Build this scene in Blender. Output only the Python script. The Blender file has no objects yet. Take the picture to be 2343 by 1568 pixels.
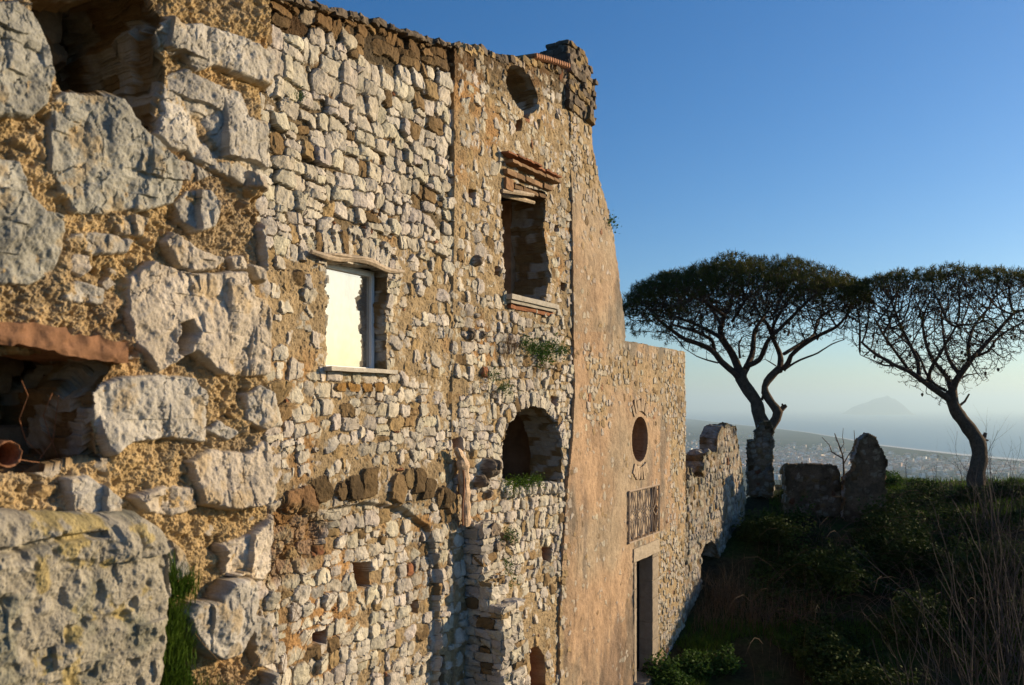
import bpy, math, random
import numpy as np
from mathutils import Vector, Matrix
R = math.radians
scene = bpy.context.scene
COL = scene.collection

# ------------------------------------------------------------------ camera
HZ = 930.0; CX = 1171.0; FP = 1944.0          # photo measured at 2342 px width: horizon row, centre column, focal length
cd = bpy.data.cameras.new('camera'); cam = bpy.data.objects.new('camera', cd); COL.objects.link(cam)
cam.location = (0, 0, 0); cam.rotation_euler = (R(90), 0, 0)
cd.sensor_width = 36.0; cd.lens = FP / 2342.0 * 36.0
cd.shift_y = (HZ - 784.0) / 2342.0
cd.clip_start = 0.1; cd.clip_end = 400000.0
cd.dof.use_dof = True; cd.dof.focus_distance = 10.5; cd.dof.aperture_fstop = 5.0
scene.camera = cam
# ------------------------------------------------------------------ sun + sky
SUN_AZ = math.atan2(0.271, 0.829)             # from +X towards +Y
SUN_EL = R(14.0)
S = Vector((math.cos(SUN_AZ) * math.cos(SUN_EL), math.sin(SUN_AZ) * math.cos(SUN_EL), math.sin(SUN_EL)))
ld = bpy.data.lights.new('sun', 'SUN'); ld.energy = 5.0; ld.angle = R(0.6); ld.color = (1.0, 0.765, 0.475)
sun = bpy.data.objects.new('sun', ld); COL.objects.link(sun)
sun.rotation_euler = S.to_track_quat('Z', 'Y').to_euler()
w = bpy.data.worlds.new('World'); scene.world = w; w.use_nodes = True
nt = w.node_tree; bg = nt.nodes['Background']
sky = nt.nodes.new('ShaderNodeTexSky'); sky.sky_type = 'NISHITA'; sky.sun_disc = False
sky.sun_elevation = SUN_EL; sky.sun_rotation = R(90) - SUN_AZ
sky.altitude = 300; sky.air_density = 1.0; sky.dust_density = 0.7; sky.ozone_density = 3.6
hs = nt.nodes.new('ShaderNodeHueSaturation'); hs.inputs['Saturation'].default_value = 1.28; hs.inputs['Hue'].default_value = .503
nt.links.new(sky.outputs[0], hs.inputs['Color']); tn = nt.nodes.new('ShaderNodeMix'); tn.data_type = 'RGBA'; tn.blend_type = 'MULTIPLY'; tn.inputs[0].default_value = 1.0; tn.inputs[7].default_value = (.92, .985, 1.05, 1)
nt.links.new(hs.outputs[0], tn.inputs[6]); nt.links.new(tn.outputs[2], bg.inputs[0]); bg.inputs[1].default_value = 0.092
vs_ = scene.view_settings; vs_.view_transform = 'Standard'; vs_.look = 'None'; vs_.exposure = 0.65; vs_.gamma = 1.0
scene.cycles.volume_bounces = 0; scene.cycles.max_bounces = 6; scene.cycles.use_denoising = True

# ------------------------------------------------------------------ helpers
def tag(o, label=None, cat=None, group=None, kind=None):
    if label: o['label'] = label
    if cat: o['category'] = cat
    if group: o['group'] = group
    if kind: o['kind'] = kind
    return o

def empty(name, loc, label, cat, group=None):
    o = bpy.data.objects.new(name, None); COL.objects.link(o); o.location = loc
    o.empty_display_size = 0.2
    return tag(o, label, cat, group)

def mesh_obj(name, V, F, mat=None, parent=None, col=None, smooth=False):
    """V: (n,3) world coordinates; F: quad/tri index array(s). With a parent the mesh is put in the parent's space."""
    V = np.asarray(V, dtype=np.float64).reshape(-1, 3)
    me = bpy.data.meshes.new(name)
    if isinstance(F, np.ndarray): Fs = [F]
    elif len(F) and isinstance(F[0], np.ndarray): Fs = list(F)
    else:
        q = [f for f in F if len(f) == 4]; t = [f for f in F if len(f) == 3]; Fs = []
        if q: Fs.append(np.array(q))
        if t: Fs.append(np.array(t))
    Fs = [f.reshape(-1, f.shape[-1]) for f in Fs if f.size]
    off = Vector((0, 0, 0))
    if parent is not None:
        p = parent
        while p is not None: off += p.location; p = p.parent
    V = V - np.array(off)
    me.vertices.add(len(V)); me.vertices.foreach_set('co', V.astype(np.float32).ravel())
    nl = sum(f.size for f in Fs); npoly = sum(len(f) for f in Fs)
    me.loops.add(nl); me.loops.foreach_set('vertex_index', np.concatenate([f.ravel() for f in Fs]).astype(np.int32))
    tot = np.concatenate([np.full(len(f), f.shape[1]) for f in Fs]); st = np.concatenate([[0], np.cumsum(tot)[:-1]])
    me.polygons.add(npoly); me.polygons.foreach_set('loop_start', st.astype(np.int32))
    me.polygons.foreach_set('loop_total', tot.astype(np.int32))
    me.polygons.foreach_set('use_smooth', np.full(npoly, smooth))
    me.update(calc_edges=True)
    if col is not None:
        a = me.color_attributes.new('Col', 'FLOAT_COLOR', 'POINT')
        c = np.ones((len(V), 4), dtype=np.float32); c[:, :3] = col
        a.data.foreach_set('color', c.ravel())
    if mat: me.materials.append(mat)
    o = bpy.data.objects.new(name, me); COL.objects.link(o)
    if parent is not None: o.parent = parent
    return o

def hsh(*a):
    h = np.zeros(np.broadcast(*a).shape, dtype=np.uint32) if len(a) > 1 else np.zeros(np.shape(a[0]), dtype=np.uint32)
    for k, x in enumerate(a):
        h = (h ^ (np.asarray(x).astype(np.int64) & 0xffffffff).astype(np.uint32) * np.uint32(0x9E3779B1 + 2 * k)) * np.uint32(0x85EBCA6B)
        h ^= h >> np.uint32(15)
    h *= np.uint32(0xC2B2AE35); h ^= h >> np.uint32(13); h *= np.uint32(0x27D4EB2F); h ^= h >> np.uint32(16)
    return h.astype(np.float64) / 4294967295.0

def vn2(x, y, seed=0):
    x = np.asarray(x, float); y = np.asarray(y, float)
    xi = np.floor(x); yi = np.floor(y); fx = x - xi; fy = y - yi
    fx = fx * fx * (3 - 2 * fx); fy = fy * fy * (3 - 2 * fy)
    s = np.int64(seed)
    a = hsh(xi, yi, s + xi * 0); b = hsh(xi + 1, yi, s + xi * 0); c = hsh(xi, yi + 1, s + xi * 0); d = hsh(xi + 1, yi + 1, s + xi * 0)
    return (a + (b - a) * fx) * (1 - fy) + (c + (d - c) * fx) * fy - 0.5

def fbm(x, y, seed=0, oc=4, g=0.5, lac=2.03):
    r = 0; a = 1.0
    for k in range(oc):
        r = r + a * vn2(x, y, seed + 17 * k); x = x * lac + 3.1; y = y * lac + 1.7; a *= g
    return r
def facets(x, y, cell, seed, tilt=.25, k=.45):
    # broken rock: the upper envelope of many tilted paraboloids, planar chips meeting in sharp ridges
    gx = x / cell; gy = y / cell; ix = np.floor(gx); iy = np.floor(gy); best = np.full(np.shape(gx), -9.0)
    for a in (-1, 0, 1):
        for b in (-1, 0, 1):
            cx = ix + a; cy = iy + b; s = cx * 0 + seed
            dx = gx - cx - hsh(cx, cy, s); dy = gy - cy - hsh(cx, cy, s + 1)
            h = (hsh(cx, cy, s + 2) - .5) * .5 + (hsh(cx, cy, s + 3) - .5) * 2 * tilt * dx * 2 + (hsh(cx, cy, s + 4) - .5) * 2 * tilt * dy * 2 - k * .5 * (dx * dx + dy * dy)
            best = np.maximum(best, h)
    return best * cell
def sst(x, a, b):
    t = np.clip((x - a) / (b - a), 0, 1); return t * t * (3 - 2 * t)

# ------------------------------------------------------------------ materials
def new_mat(name):
    m = bpy.data.materials.new(name); m.use_nodes = True
    return m, m.node_tree, m.node_tree.nodes['Principled BSDF']

def noise(nt, scale, detail=6, rough=0.6, vec=None, dist=0.0):
    n = nt.nodes.new('ShaderNodeTexNoise'); n.inputs['Scale'].default_value = scale
    n.inputs['Detail'].default_value = detail; n.inputs['Roughness'].default_value = rough; n.inputs['Distortion'].default_value = dist
    if vec is not None: nt.links.new(vec, n.inputs['Vector'])
    return n
def ramp(nt, src, stops):
    r = nt.nodes.new('ShaderNodeValToRGB'); nt.links.new(src, r.inputs[0])
    e = r.color_ramp.elements
    while len(e) < len(stops): e.new(0.5)
    for k, (p, c) in enumerate(stops):
        e[k].position = p; e[k].color = (*c, 1) if len(c) == 3 else c
    return r
def mixc(nt, mode, fac, a, b):
    m = nt.nodes.new('ShaderNodeMix'); m.data_type = 'RGBA'; m.blend_type = mode
    for sock, v in ((m.inputs[0], fac), (m.inputs[6], a), (m.inputs[7], b)):
        if hasattr(v, 'links'): nt.links.new(v, sock)
        elif isinstance(v, tuple): sock.default_value = (*v, 1)
        else: sock.default_value = v
    return m.outputs[2]
def bump(nt, p, srcs):
    last = None
    for (s, dist, strength) in srcs:
        b = nt.nodes.new('ShaderNodeBump'); b.inputs['Distance'].default_value = dist; b.inputs['Strength'].default_value = strength
        nt.links.new(s, b.inputs['Height'])
        if last: nt.links.new(last, b.inputs['Normal'])
        last = b.outputs[0]
    nt.links.new(last, p.inputs['Normal'])

def attr_mat(name, rough=0.92, s1=9.0, s2=55.0, bd=0.006, var=0.30, spec=0.2, detail=8):
    m, nt, p = new_mat(name)
    at = nt.nodes.new('ShaderNodeAttribute'); at.attribute_name = 'Col'
    geo = nt.nodes.new('ShaderNodeNewGeometry'); vec = geo.outputs['Position']
    n1 = noise(nt, s1, 8, 0.65, vec); n2 = noise(nt, s2, detail, 0.7, vec)
    r1 = ramp(nt, n1.outputs[0], [(0.3, (1 - var,) * 3), (0.7, (1 + 0.0,) * 3)])
    r2 = ramp(nt, n2.outputs[0], [(0.3, (1 - var, 1 - var * 1.1, 1 - var * 1.25)), (0.62, (1.0, 1.0, 1.0))])
    c = mixc(nt, 'MULTIPLY', 1.0, at.outputs[0], r1.outputs[0])
    c = mixc(nt, 'MULTIPLY', 0.8, c, r2.outputs[0])
    nt.links.new(c, p.inputs['Base Color']); p.inputs['Roughness'].default_value = rough
    p.inputs['Specular IOR Level'].default_value = spec
    bump(nt, p, [(n1.outputs[0], bd * 3, 0.6), (n2.outputs[0], bd, 0.9)])
    return m

def flat_mat(name, c, rough=0.8, var=0.3, sc=20.0, bd=0.003, spec=0.3, metal=0.0):
    m, nt, p = new_mat(name)
    geo = nt.nodes.new('ShaderNodeNewGeometry'); n1 = noise(nt, sc, 8, 0.65, geo.outputs['Position'])
    r1 = ramp(nt, n1.outputs[0], [(0.3, tuple(x * (1 - var) for x in c)), (0.7, tuple(min(1, x * (1 + var * .5)) for x in c))])
    nt.links.new(r1.outputs[0], p.inputs['Base Color']); p.inputs['Roughness'].default_value = rough
    p.inputs['Specular IOR Level'].default_value = spec; p.inputs['Metallic'].default_value = metal
    if bd: bump(nt, p, [(n1.outputs[0], bd, 0.8)])
    return m

M_wall = attr_mat('rubble_masonry')
M_fg = attr_mat('close_masonry', s1=28.0, s2=170.0, bd=0.0022, var=0.34, detail=10)
M_ruin = attr_mat('ruin_masonry', s1=5.0, s2=30.0, bd=0.01, var=0.5)
M_bark = attr_mat('bark', s1=6.0, s2=24.0, bd=0.02, var=0.5)
M_brick = flat_mat('terracotta', (0.33, 0.16, 0.085), 0.9, 0.5, 26.0, 0.006)
M_beam = flat_mat('weathered_timber', (0.42, 0.34, 0.25), 0.85, 0.5, 18.0, 0.006)
M_sill = flat_mat('sill_stone', (0.52, 0.47, 0.38), 0.85, 0.35, 14.0, 0.004)
M_white = flat_mat('window_frame_white', (0.75, 0.75, 0.73), 0.45, 0.08, 30.0, 0.0)
M_iron = flat_mat('rusty_iron', (0.36, 0.28, 0.21), 0.8, 0.5, 40.0, 0.002)
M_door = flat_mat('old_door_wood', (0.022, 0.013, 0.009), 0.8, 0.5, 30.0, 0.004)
M_room = flat_mat('room_plaster', (0.30, 0.20, 0.13), 0.95, 0.5, 3.0, 0.01)
M_dress = flat_mat('dressed_stone', (0.40, 0.34, 0.27), 0.9, 0.4, 12.0, 0.004)
M_tuff = flat_mat('yellow_tuff', (0.30, 0.17, 0.055), 0.95, 0.5, 30.0, 0.008)
M_rust = flat_mat('rusty_pipe_metal', (0.26, 0.12, 0.06), 0.75, 0.5, 60.0, 0.0015)

m, nt_, p_ = new_mat('window_glass')
p_.inputs['Base Color'].default_value = (0.60, 0.55, 0.47, 1); p_.inputs['Metallic'].default_value = 0.75
p_.inputs['Roughness'].default_value = 0.02
g_ = noise(nt_, 2.2, 2, 0.5); bump(nt_, p_, [(g_.outputs[0], 0.012, 0.5)])
d_ = noise(nt_, 7.0, 8, .7); dr = ramp(nt_, d_.outputs[0], [(.35, (.56, .51, .43)), (.75, (.47, .43, .37))]); nt_.links.new(dr.outputs[0], p_.inputs['Base Color'])
M_glass = m

# ------------------------------------------------------------------ wall frame
class Plane:
    """vertical plane: O + s*a, height z, offset w along the outward normal"""
    def __init__(s, ox, oy, ang):             # ang = heading of a, measured from +Y towards +X
        s.o = np.array([ox, oy]); s.a = np.array([math.sin(ang), math.cos(ang)]); s.n = np.array([s.a[1], -s.a[0]])
    def F(s, x, y):                            # measured point of the photograph lying on this plane -> (u, z)
        t = (np.asarray(x, float) - CX) / FP
        u = (t * s.o[1] - s.o[0]) / (s.a[0] - t * s.a[1])
        Y = s.o[1] + u * s.a[1]
        return u, (HZ - np.asarray(y, float)) / FP * Y
    def G(s, u, v):                            # inverse
        X = s.o[0] + u * s.a[0]; Y = s.o[1] + u * s.a[1]
        return CX + FP * X / Y, HZ - FP * v / Y
    def P(s, u, v, w):
        u = np.asarray(u, float); v = np.asarray(v, float) + 0 * u; w = np.asarray(w, float) + 0 * u
        return np.stack([s.o[0] + u * s.a[0] + w * s.n[0], s.o[1] + u * s.a[1] + w * s.n[1], v], -1)
    def poly(s, pts):
        return np.array([s.F(x, y) for x, y in pts], float)

TH = math.atan(0.555)
MP = Plane(-7.1, 0.0, TH)                      # the long facade
FW = Plane(-2.505, 0.0, TH)                    # the close wall

def inpoly(U, V, P):
    r = np.zeros(U.shape, bool); n = len(P)
    for k in range(n):
        x0, y0 = P[k]; x1, y1 = P[(k + 1) % n]
        if y0 == y1: continue
        c = ((y0 > V) != (y1 > V)) & (U < (x1 - x0) * (V - y0) / (y1 - y0) + x0)
        r ^= c
    return r
def sdpoly(U, V, P):
    d = np.full(U.shape, 1e9); n = len(P)
    for k in range(n):
        x0, y0 = P[k]; x1, y1 = P[(k + 1) % n]; ex, ey = x1 - x0, y1 - y0
        t = np.clip(((U - x0) * ex + (V - y0) * ey) / (ex * ex + ey * ey + 1e-12), 0, 1)
        d = np.minimum(d, np.hypot(U - x0 - t * ex, V - y0 - t * ey))
    return np.where(inpoly(U, V, P), -d, d)

LIME = np.array([0.585, 0.55, 0.48]); TUFF = np.array([0.25, 0.17, 0.085]); BRK = np.array([0.33, 0.145, 0.075])
OCH = np.array([0.40, 0.29, 0.15]); DARK = np.array([0.13, 0.105, 0.08]); MORT = np.array([0.42, 0.32, 0.19])

class Field:
    """stone relief over a grid of (u, v)"""
    def __init__(s, us, vs, warp=0.012, ws=14.0, seed=1):
        s.us, s.vs = us, vs; s.U, s.V = np.meshgrid(us, vs)
        s.wu = s.U + warp * fbm(s.U * ws, s.V * ws, seed, 4) + warp * 1.6 * vn2(s.U * 4, s.V * 4, seed + 5)
        s.wv = s.V + warp * fbm(s.U * ws + 9, s.V * ws + 5, seed + 3, 4) + warp * 1.6 * vn2(s.U * 4, s.V * 4, seed + 6)
        s.e1 = np.full(s.U.shape, 9.0); s.e2 = np.full(s.U.shape, 9.0); s.id = np.full(s.U.shape, -1, int)
        s.st = []; s.fac = .42; s.cell = .09
    def win(s, u, v, r):
        i0, i1 = np.searchsorted(s.us, [u - r, u + r]); j0, j1 = np.searchsorted(s.vs, [v - r, v + r])
        return slice(j0, j1), slice(i0, i1)
    def _put(s, sl, e, rec):
        k = len(s.st); s.st.append(rec)
        e1 = s.e1[sl]; e2 = s.e2[sl]; idd = s.id[sl]
        m1 = e < e1
        e2[:] = np.where(m1, e1, np.minimum(e2, e)); e1[:] = np.where(m1, e, e1); idd[:] = np.where(m1, k, idd)
    def stone(s, u, v, a, b, rot, rng, col, base=0.0, tilt=0.10, facet=0.35, cut=True):
        r = math.hypot(a, b) * 1.3
        sl = s.win(u, v, r + 0.05)
        if sl[0].stop <= sl[0].start or sl[1].stop <= sl[1].start: return
        x = s.wu[sl] - u; y = s.wv[sl] - v
        e = None
        dirs = [(0, a), (math.pi / 2, b), (math.pi, a), (-math.pi / 2, b)]
        if cut:
            for q in (1, 3, 5, 7):
                if rng.random() < 0.85:
                    dirs.append((q * math.pi / 4, (a + b) * 0.7071 * rng.uniform(0.68, 0.95)))
        for an, h in dirs:
            an += rot + rng.uniform(-0.2, 0.2); h *= rng.uniform(0.86, 1.05)
            k = x * math.cos(an) + y * math.sin(an) - h
            e = k if e is None else np.maximum(e, k)
        s._put(sl, e, (u, v, min(a, b), base, rng.gauss(0, tilt), rng.gauss(0, tilt), rng.uniform(0, 6.28), rng.uniform(0.3, 1) * facet, *col))
    def poly(s, P, rng, col, base=0.0, tilt=0.08, facet=0.3, rr=0.1, grow=0.0):
        u = P[:, 0].mean(); v = P[:, 1].mean(); r = np.abs(P - [u, v]).max() + 0.06
        sl = s.win(u, v, r)
        if sl[0].stop <= sl[0].start or sl[1].stop <= sl[1].start: return
        e = sdpoly(s.wu[sl], s.wv[sl], P) - grow
        s._put(sl, e, (u, v, rr, base, rng.gauss(0, tilt), rng.gauss(0, tilt), rng.uniform(0, 6.28), rng.uniform(0.3, 1) * facet, *col))
    def finish(s, edge=0.02, drop=0.10, rough=0.006, rs=22.0, seed=7):
        T = np.array(s.st, float); idd = np.clip(s.id, 0, None); A = T[idd]
        gap = np.minimum(-s.e1, (s.e2 - s.e1) * 0.5)
        du = s.U - A[..., 0]; dv = s.V - A[..., 1]; b = A[..., 2]
        ew = edge * np.clip(b / 0.09, 0.45, 1.6)
        prof = np.sqrt(np.clip(gap / ew, 0, 1) * (2 - np.clip(gap / ew, 0, 1)))
        ca = np.cos(A[..., 6]); sa = np.sin(A[..., 6]); f = A[..., 7]
        q = du * ca + dv * sa; q2 = -du * sa + dv * ca
        h = A[..., 3] + A[..., 4] * du + A[..., 5] * dv
        h = h - f * np.maximum(0, q - b * 0.15) * 0.7 - f * np.maximum(0, -q2 - b * 0.3) * 0.6 - f * 0.5 * np.maximum(0, q2 * .7 - q * .7 - b * 0.35)
        fx = s.U + A[..., 6]; h = h + s.fac * facets(fx + .02 * vn2(s.U * 20, s.V * 20, seed), s.V, s.cell, seed + 11) - .028 * s.fac
        h = h + rough * fbm(s.U * rs + A[..., 6] * 7, s.V * rs, seed, 4, 0.55) * 2
        h = np.where(gap > 0, h - (1 - prof) * drop, -1.0)
        h = np.where(s.id >= 0, h, -1.0)
        col = A[..., 8:11]
        n = 1 + 0.30 * fbm(s.U * 11, s.V * 11, seed + 4, 4)[..., None]
        return h, col * n, gap

def solidify(pl, us, vs, W, C, keep, thick=0.55, steps=10, jag=0.022, blk=0.16, seed=3, jcol=None):
    """front relief + everything along the boundary carried back through the wall thickness"""
    nu, nv = len(us), len(vs); U, V = np.meshgrid(us, vs)
    P = pl.P(U, V, W).reshape(-1, 3); col = C.reshape(-1, 3)
    idx = np.arange(nu * nv).reshape(nv, nu)
    K = keep
    q = np.stack([idx[:-1, :-1], idx[:-1, 1:], idx[1:, 1:], idx[1:, :-1]], -1)[K]
    Kp = np.pad(K, 1)
    E = []
    c = Kp[1:-1, 1:-1]
    below = Kp[:-2, 1:-1]; above = Kp[2:, 1:-1]; left = Kp[1:-1, :-2]; right = Kp[1:-1, 2:]
    for m, a, b in ((c & ~below, idx[:-1, :-1], idx[:-1, 1:]), (c & ~right, idx[:-1, 1:], idx[1:, 1:]),
                    (c & ~above, idx[1:, 1:], idx[1:, :-1]), (c & ~left, idx[1:, :-1], idx[:-1, :-1])):
        E.append(np.stack([a[m], b[m]], -1))
    E = np.concatenate(E); bv = np.unique(E); pos = np.full(nu * nv, -1); pos[bv] = np.arange(len(bv))
    ub = U.ravel()[bv]; vb = V.ravel()[bv]; wb = W.ravel()[bv]
    Vs = [P]; Cs = [col]; Fs = [q]; prev = bv; n0 = len(P)
    for k in range(1, steps + 1):
        dep = thick * (k / steps) ** 1.15
        kb = np.floor(dep / blk * 0.8 + np.floor(vb / blk + ub * .2) * 0.37)
        r = np.floor(vb / blk + 0.6 * vn2(ub * 3 + dep, vb * 3, seed)); r2 = np.floor(ub / blk)
        j = jag * (1 if k < steps else 0.3)
        su = (hsh(r, kb, r * 0 + seed) - 0.5) * 2 * j + fbm(vb * 14 + dep * 9, ub * 14 + dep * 13, seed, 3) * j * 0.8
        sv = (hsh(r2, kb, r * 0 + seed + 9) - 0.5) * 2 * j + fbm(vb * 12 - dep * 9, ub * 12 + dep * 13, seed + 2, 3) * j * 0.8
        Vs.append(pl.P(ub + su, vb + sv, np.minimum(wb, 0.03) * (1 - k / steps) - dep))
        hh = hsh(r, kb + r2 * 0, r * 0 + seed + 4)[:, None]
        cc = np.where(hh > 0.5, LIME * 0.75, np.where(hh > 0.25, OCH * 0.7, TUFF)) if jcol is None else np.array(jcol) * (0.85 + 0.3 * hh)
        Cs.append(cc)
        cur = n0 + np.arange(len(bv)) + (k - 1) * len(bv)
        pa = prev if k > 1 else bv
        A = (pa[pos[E[:, 0]]]); B = (pa[pos[E[:, 1]]])
        Fs.append(np.stack([B, A, cur[pos[E[:, 0]]], cur[pos[E[:, 1]]]], -1))
        prev = cur
    return np.concatenate(Vs), np.concatenate(Fs), np.concatenate(Cs)

def grid_axis(a, b, d0, d1):
    r = [a]
    while r[-1] < b: r.append(r[-1] + d0 + (d1 - d0) * (r[-1] - a) / (b - a))
    return np.array(r)

# box / bar builders in plane coordinates
class MB:
    def __init__(s): s.v = []; s.f = []
    def quadbox(s, pts8):
        n = len(s.v); s.v += [tuple(p) for p in pts8]
        for f in ((0, 3, 2, 1), (4, 5, 6, 7), (0, 1, 5, 4), (1, 2, 6, 5), (2, 3, 7, 6), (3, 0, 4, 7)): s.f.append(tuple(n + i for i in f))
    def pbox(s, pl, u0, u1, v0, v1, w0, w1, j=0.0, rng=random, slope=0.0):
        pts = []
        for w in (w0, w1):
            for (u, v) in ((u0, v0), (u1, v0), (u1, v1), (u0, v1)):
                p = pl.P(u + rng.uniform(-j, j), v + rng.uniform(-j, j) + slope * (u - u0), w + rng.uniform(-j, j)); pts.append(p)
        s.quadbox(pts)
    def tube(s, pts, rad, sides=6, cap=True):
        pts = [Vector(p) for p in pts]; n = len(pts); base = len(s.v)
        if not hasattr(rad, '__len__'): rad = [rad] * n
        up = None
        for k in range(n):
            t = (pts[min(k + 1, n - 1)] - pts[max(k - 1, 0)]).normalized()
            if up is None: up = t.orthogonal().normalized()
            up = (up - t * up.dot(t)).normalized(); sd = t.cross(up)
            for q in range(sides):
                a = 2 * math.pi * q / sides
                s.v.append(tuple(pts[k] + (up * math.cos(a) + sd * math.sin(a)) * rad[k]))
        for k in range(n - 1):
            for q in range(sides):
                a = base + k * sides + q; b = base + k * sides + (q + 1) % sides
                s.f.append((a, b, b + sides, a + sides))
        if cap:
            c0 = len(s.v); s.v.append(tuple(pts[0])); s.v.append(tuple(pts[-1]))
            for q in range(sides):
                s.f.append((c0, base + (q + 1) % sides, base + q))
                s.f.append((c0 + 1, base + (n - 1) * sides + q, base + (n - 1) * sides + (q + 1) % sides))
    def build(s, name, mat, parent=None, smooth=False, bevel=0.0):
        o = mesh_obj(name, np.array(s.v), s.f, mat, parent, smooth=smooth)
        if bevel:
            b = o.modifiers.new('bevel', 'BEVEL'); b.width = bevel; b.segments = 2
        return o
def rough_block(mb_list, pl, u0, u1, v0, v1, w0, w1, rng, n=5, amp=0.012, col=None, slope=0.0, rnd=0.3):
    """a hewn block: subdivided box, rounded corners, noisy faces -> appended (V, F, C)"""
    V = []; F = []
    c = np.array([(u0 + u1) / 2, (v0 + v1) / 2, (w0 + w1) / 2]); h = np.array([(u1 - u0) / 2, (v1 - v0) / 2, (w1 - w0) / 2])
    g = np.linspace(-1, 1, n)
    base = sum(len(x[0]) for x in mb_list); k0 = 0; sd = rng.randint(0, 9999)
    for ax in range(3):
        for sg in (-1, 1):
            A, B = np.meshgrid(g, g); q = np.zeros((n, n, 3)); o1, o2 = (ax + 1) % 3, (ax + 2) % 3
            q[..., ax] = sg; q[..., o1] = A; q[..., o2] = B
            V.append(q.reshape(-1, 3)); id_ = np.arange(n * n).reshape(n, n) + k0
            f = np.stack([id_[:-1, :-1], id_[:-1, 1:], id_[1:, 1:], id_[1:, :-1]], -1).reshape(-1, 4)
            if sg < 0: f = f[:, ::-1]
            F.append(f[:, ::-1]); k0 += n * n
    q = np.concatenate(V); L = np.linalg.norm(q, axis=1)[:, None]
    q = q * (1 - rnd) + q / L * rnd * 1.25
    x = q * h
    nz = np.stack([fbm(x[:, 0] * 14 + sd, x[:, 1] * 14 + x[:, 2] * 11, sd + k, 3) for k in range(3)], -1)
    x = x + nz * amp * 2 + c
    P = pl.P(x[:, 0], x[:, 1] + slope * (x[:, 0] - u0), x[:, 2])
    if col is None: col = LIME
    C = np.tile(np.array(col), (len(P), 1)) * (0.85 + 0.3 * rng.random())
    mb_list.append((P, np.concatenate(F) + base, C))
def build_blocks(name, lst, mat, parent):
    return mesh_obj(name, np.concatenate([x[0] for x in lst]), np.concatenate([x[1] for x in lst]), mat, parent, np.concatenate([x[2] for x in lst]))

def pick(rng, wl, wt, wb, wo):
    r = rng.random() * (wl + wt + wb + wo)
    k = rng.uniform(0.80, 1.12)
    if r < wl: c = LIME * k * np.array([1, rng.uniform(0.96, 1.01), rng.uniform(0.90, 1.03)])
    elif r < wl + wt: c = TUFF * k * rng.uniform(0.7, 1.2)
    elif r < wl + wt + wb: c = BRK * k
    else: c = OCH * k
    return c

# ================================================================== tall rubble building
def masonry_sites(fd, pl, u0, u1, v0, v1, zone, rng):
    """coursed rubble: rows of stones whose size, kind and density follow zone(x, y)"""
    v = v0
    while v < v1:
        hs = None; u = u0 - rng.random() * 0.2
        x, y = pl.G((u0 + u1) / 2, v); hrow = rng.uniform(0.85, 1.15)
        step = None
        rows = []
        while u < u1:
            x, y = pl.G(u, v)
            z = zone(x, y)
            s = z['s']; a = s * rng.uniform(0.6, 1.35) * 0.5; b = rowh * 0.5 * rng.uniform(0.8, 1.12) if step else s * 0.45
            if step is None: step = True; rowh = s * 0.82 * hrow; b = rowh * .5
            vv = v + rowh * 0.5 + rng.gauss(0, z.get('jit', 0.1)) * s + 0.04 * math.sin(u * 1.3 + v * 2)
            if rng.random() < z.get('tall', 0.1): a *= 0.55; b *= 1.25
            if z['n'] and rng.random() < z['cov']:
                if rng.random() < z.get('split', 0.22):
                    # two thin stones one over the other
                    for q in (-1, 1):
                        fd.stone(u + a + rng.gauss(0, .01), vv + q * b * 0.54, a * 1.16, b * 0.62, rng.gauss(0, 0.10), rng, pick(rng, *z['mix']), z['base'] + rng.gauss(0, z['rel']), z.get('tilt', .12), z.get('facet', .35))
                else:
                    fd.stone(u + a, vv, a * 1.26, b * 1.27, rng.gauss(0, 0.13), rng, pick(rng, *z['mix']), z['base'] + rng.gauss(0, z['rel']), z.get('tilt', .12), z.get('facet', .35))
            # filler chips in the joints
            if rng.random() < 0.7:
                fd.stone(u + 2 * a + rng.gauss(0, .02), vv + b * rng.choice((-1, 1)), s * 0.16 * rng.uniform(.6, 1.4), s * 0.11 * rng.uniform(.6, 1.4), rng.uniform(-.6, .6), rng, pick(rng, z['mix'][0], z['mix'][1], 0.02 + z['mix'][2], z['mix'][3]), z['base'] - z['mort'] * 0.35, .2)
            u += 2 * a * 1.03
        v += rowh * 1.02

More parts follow.
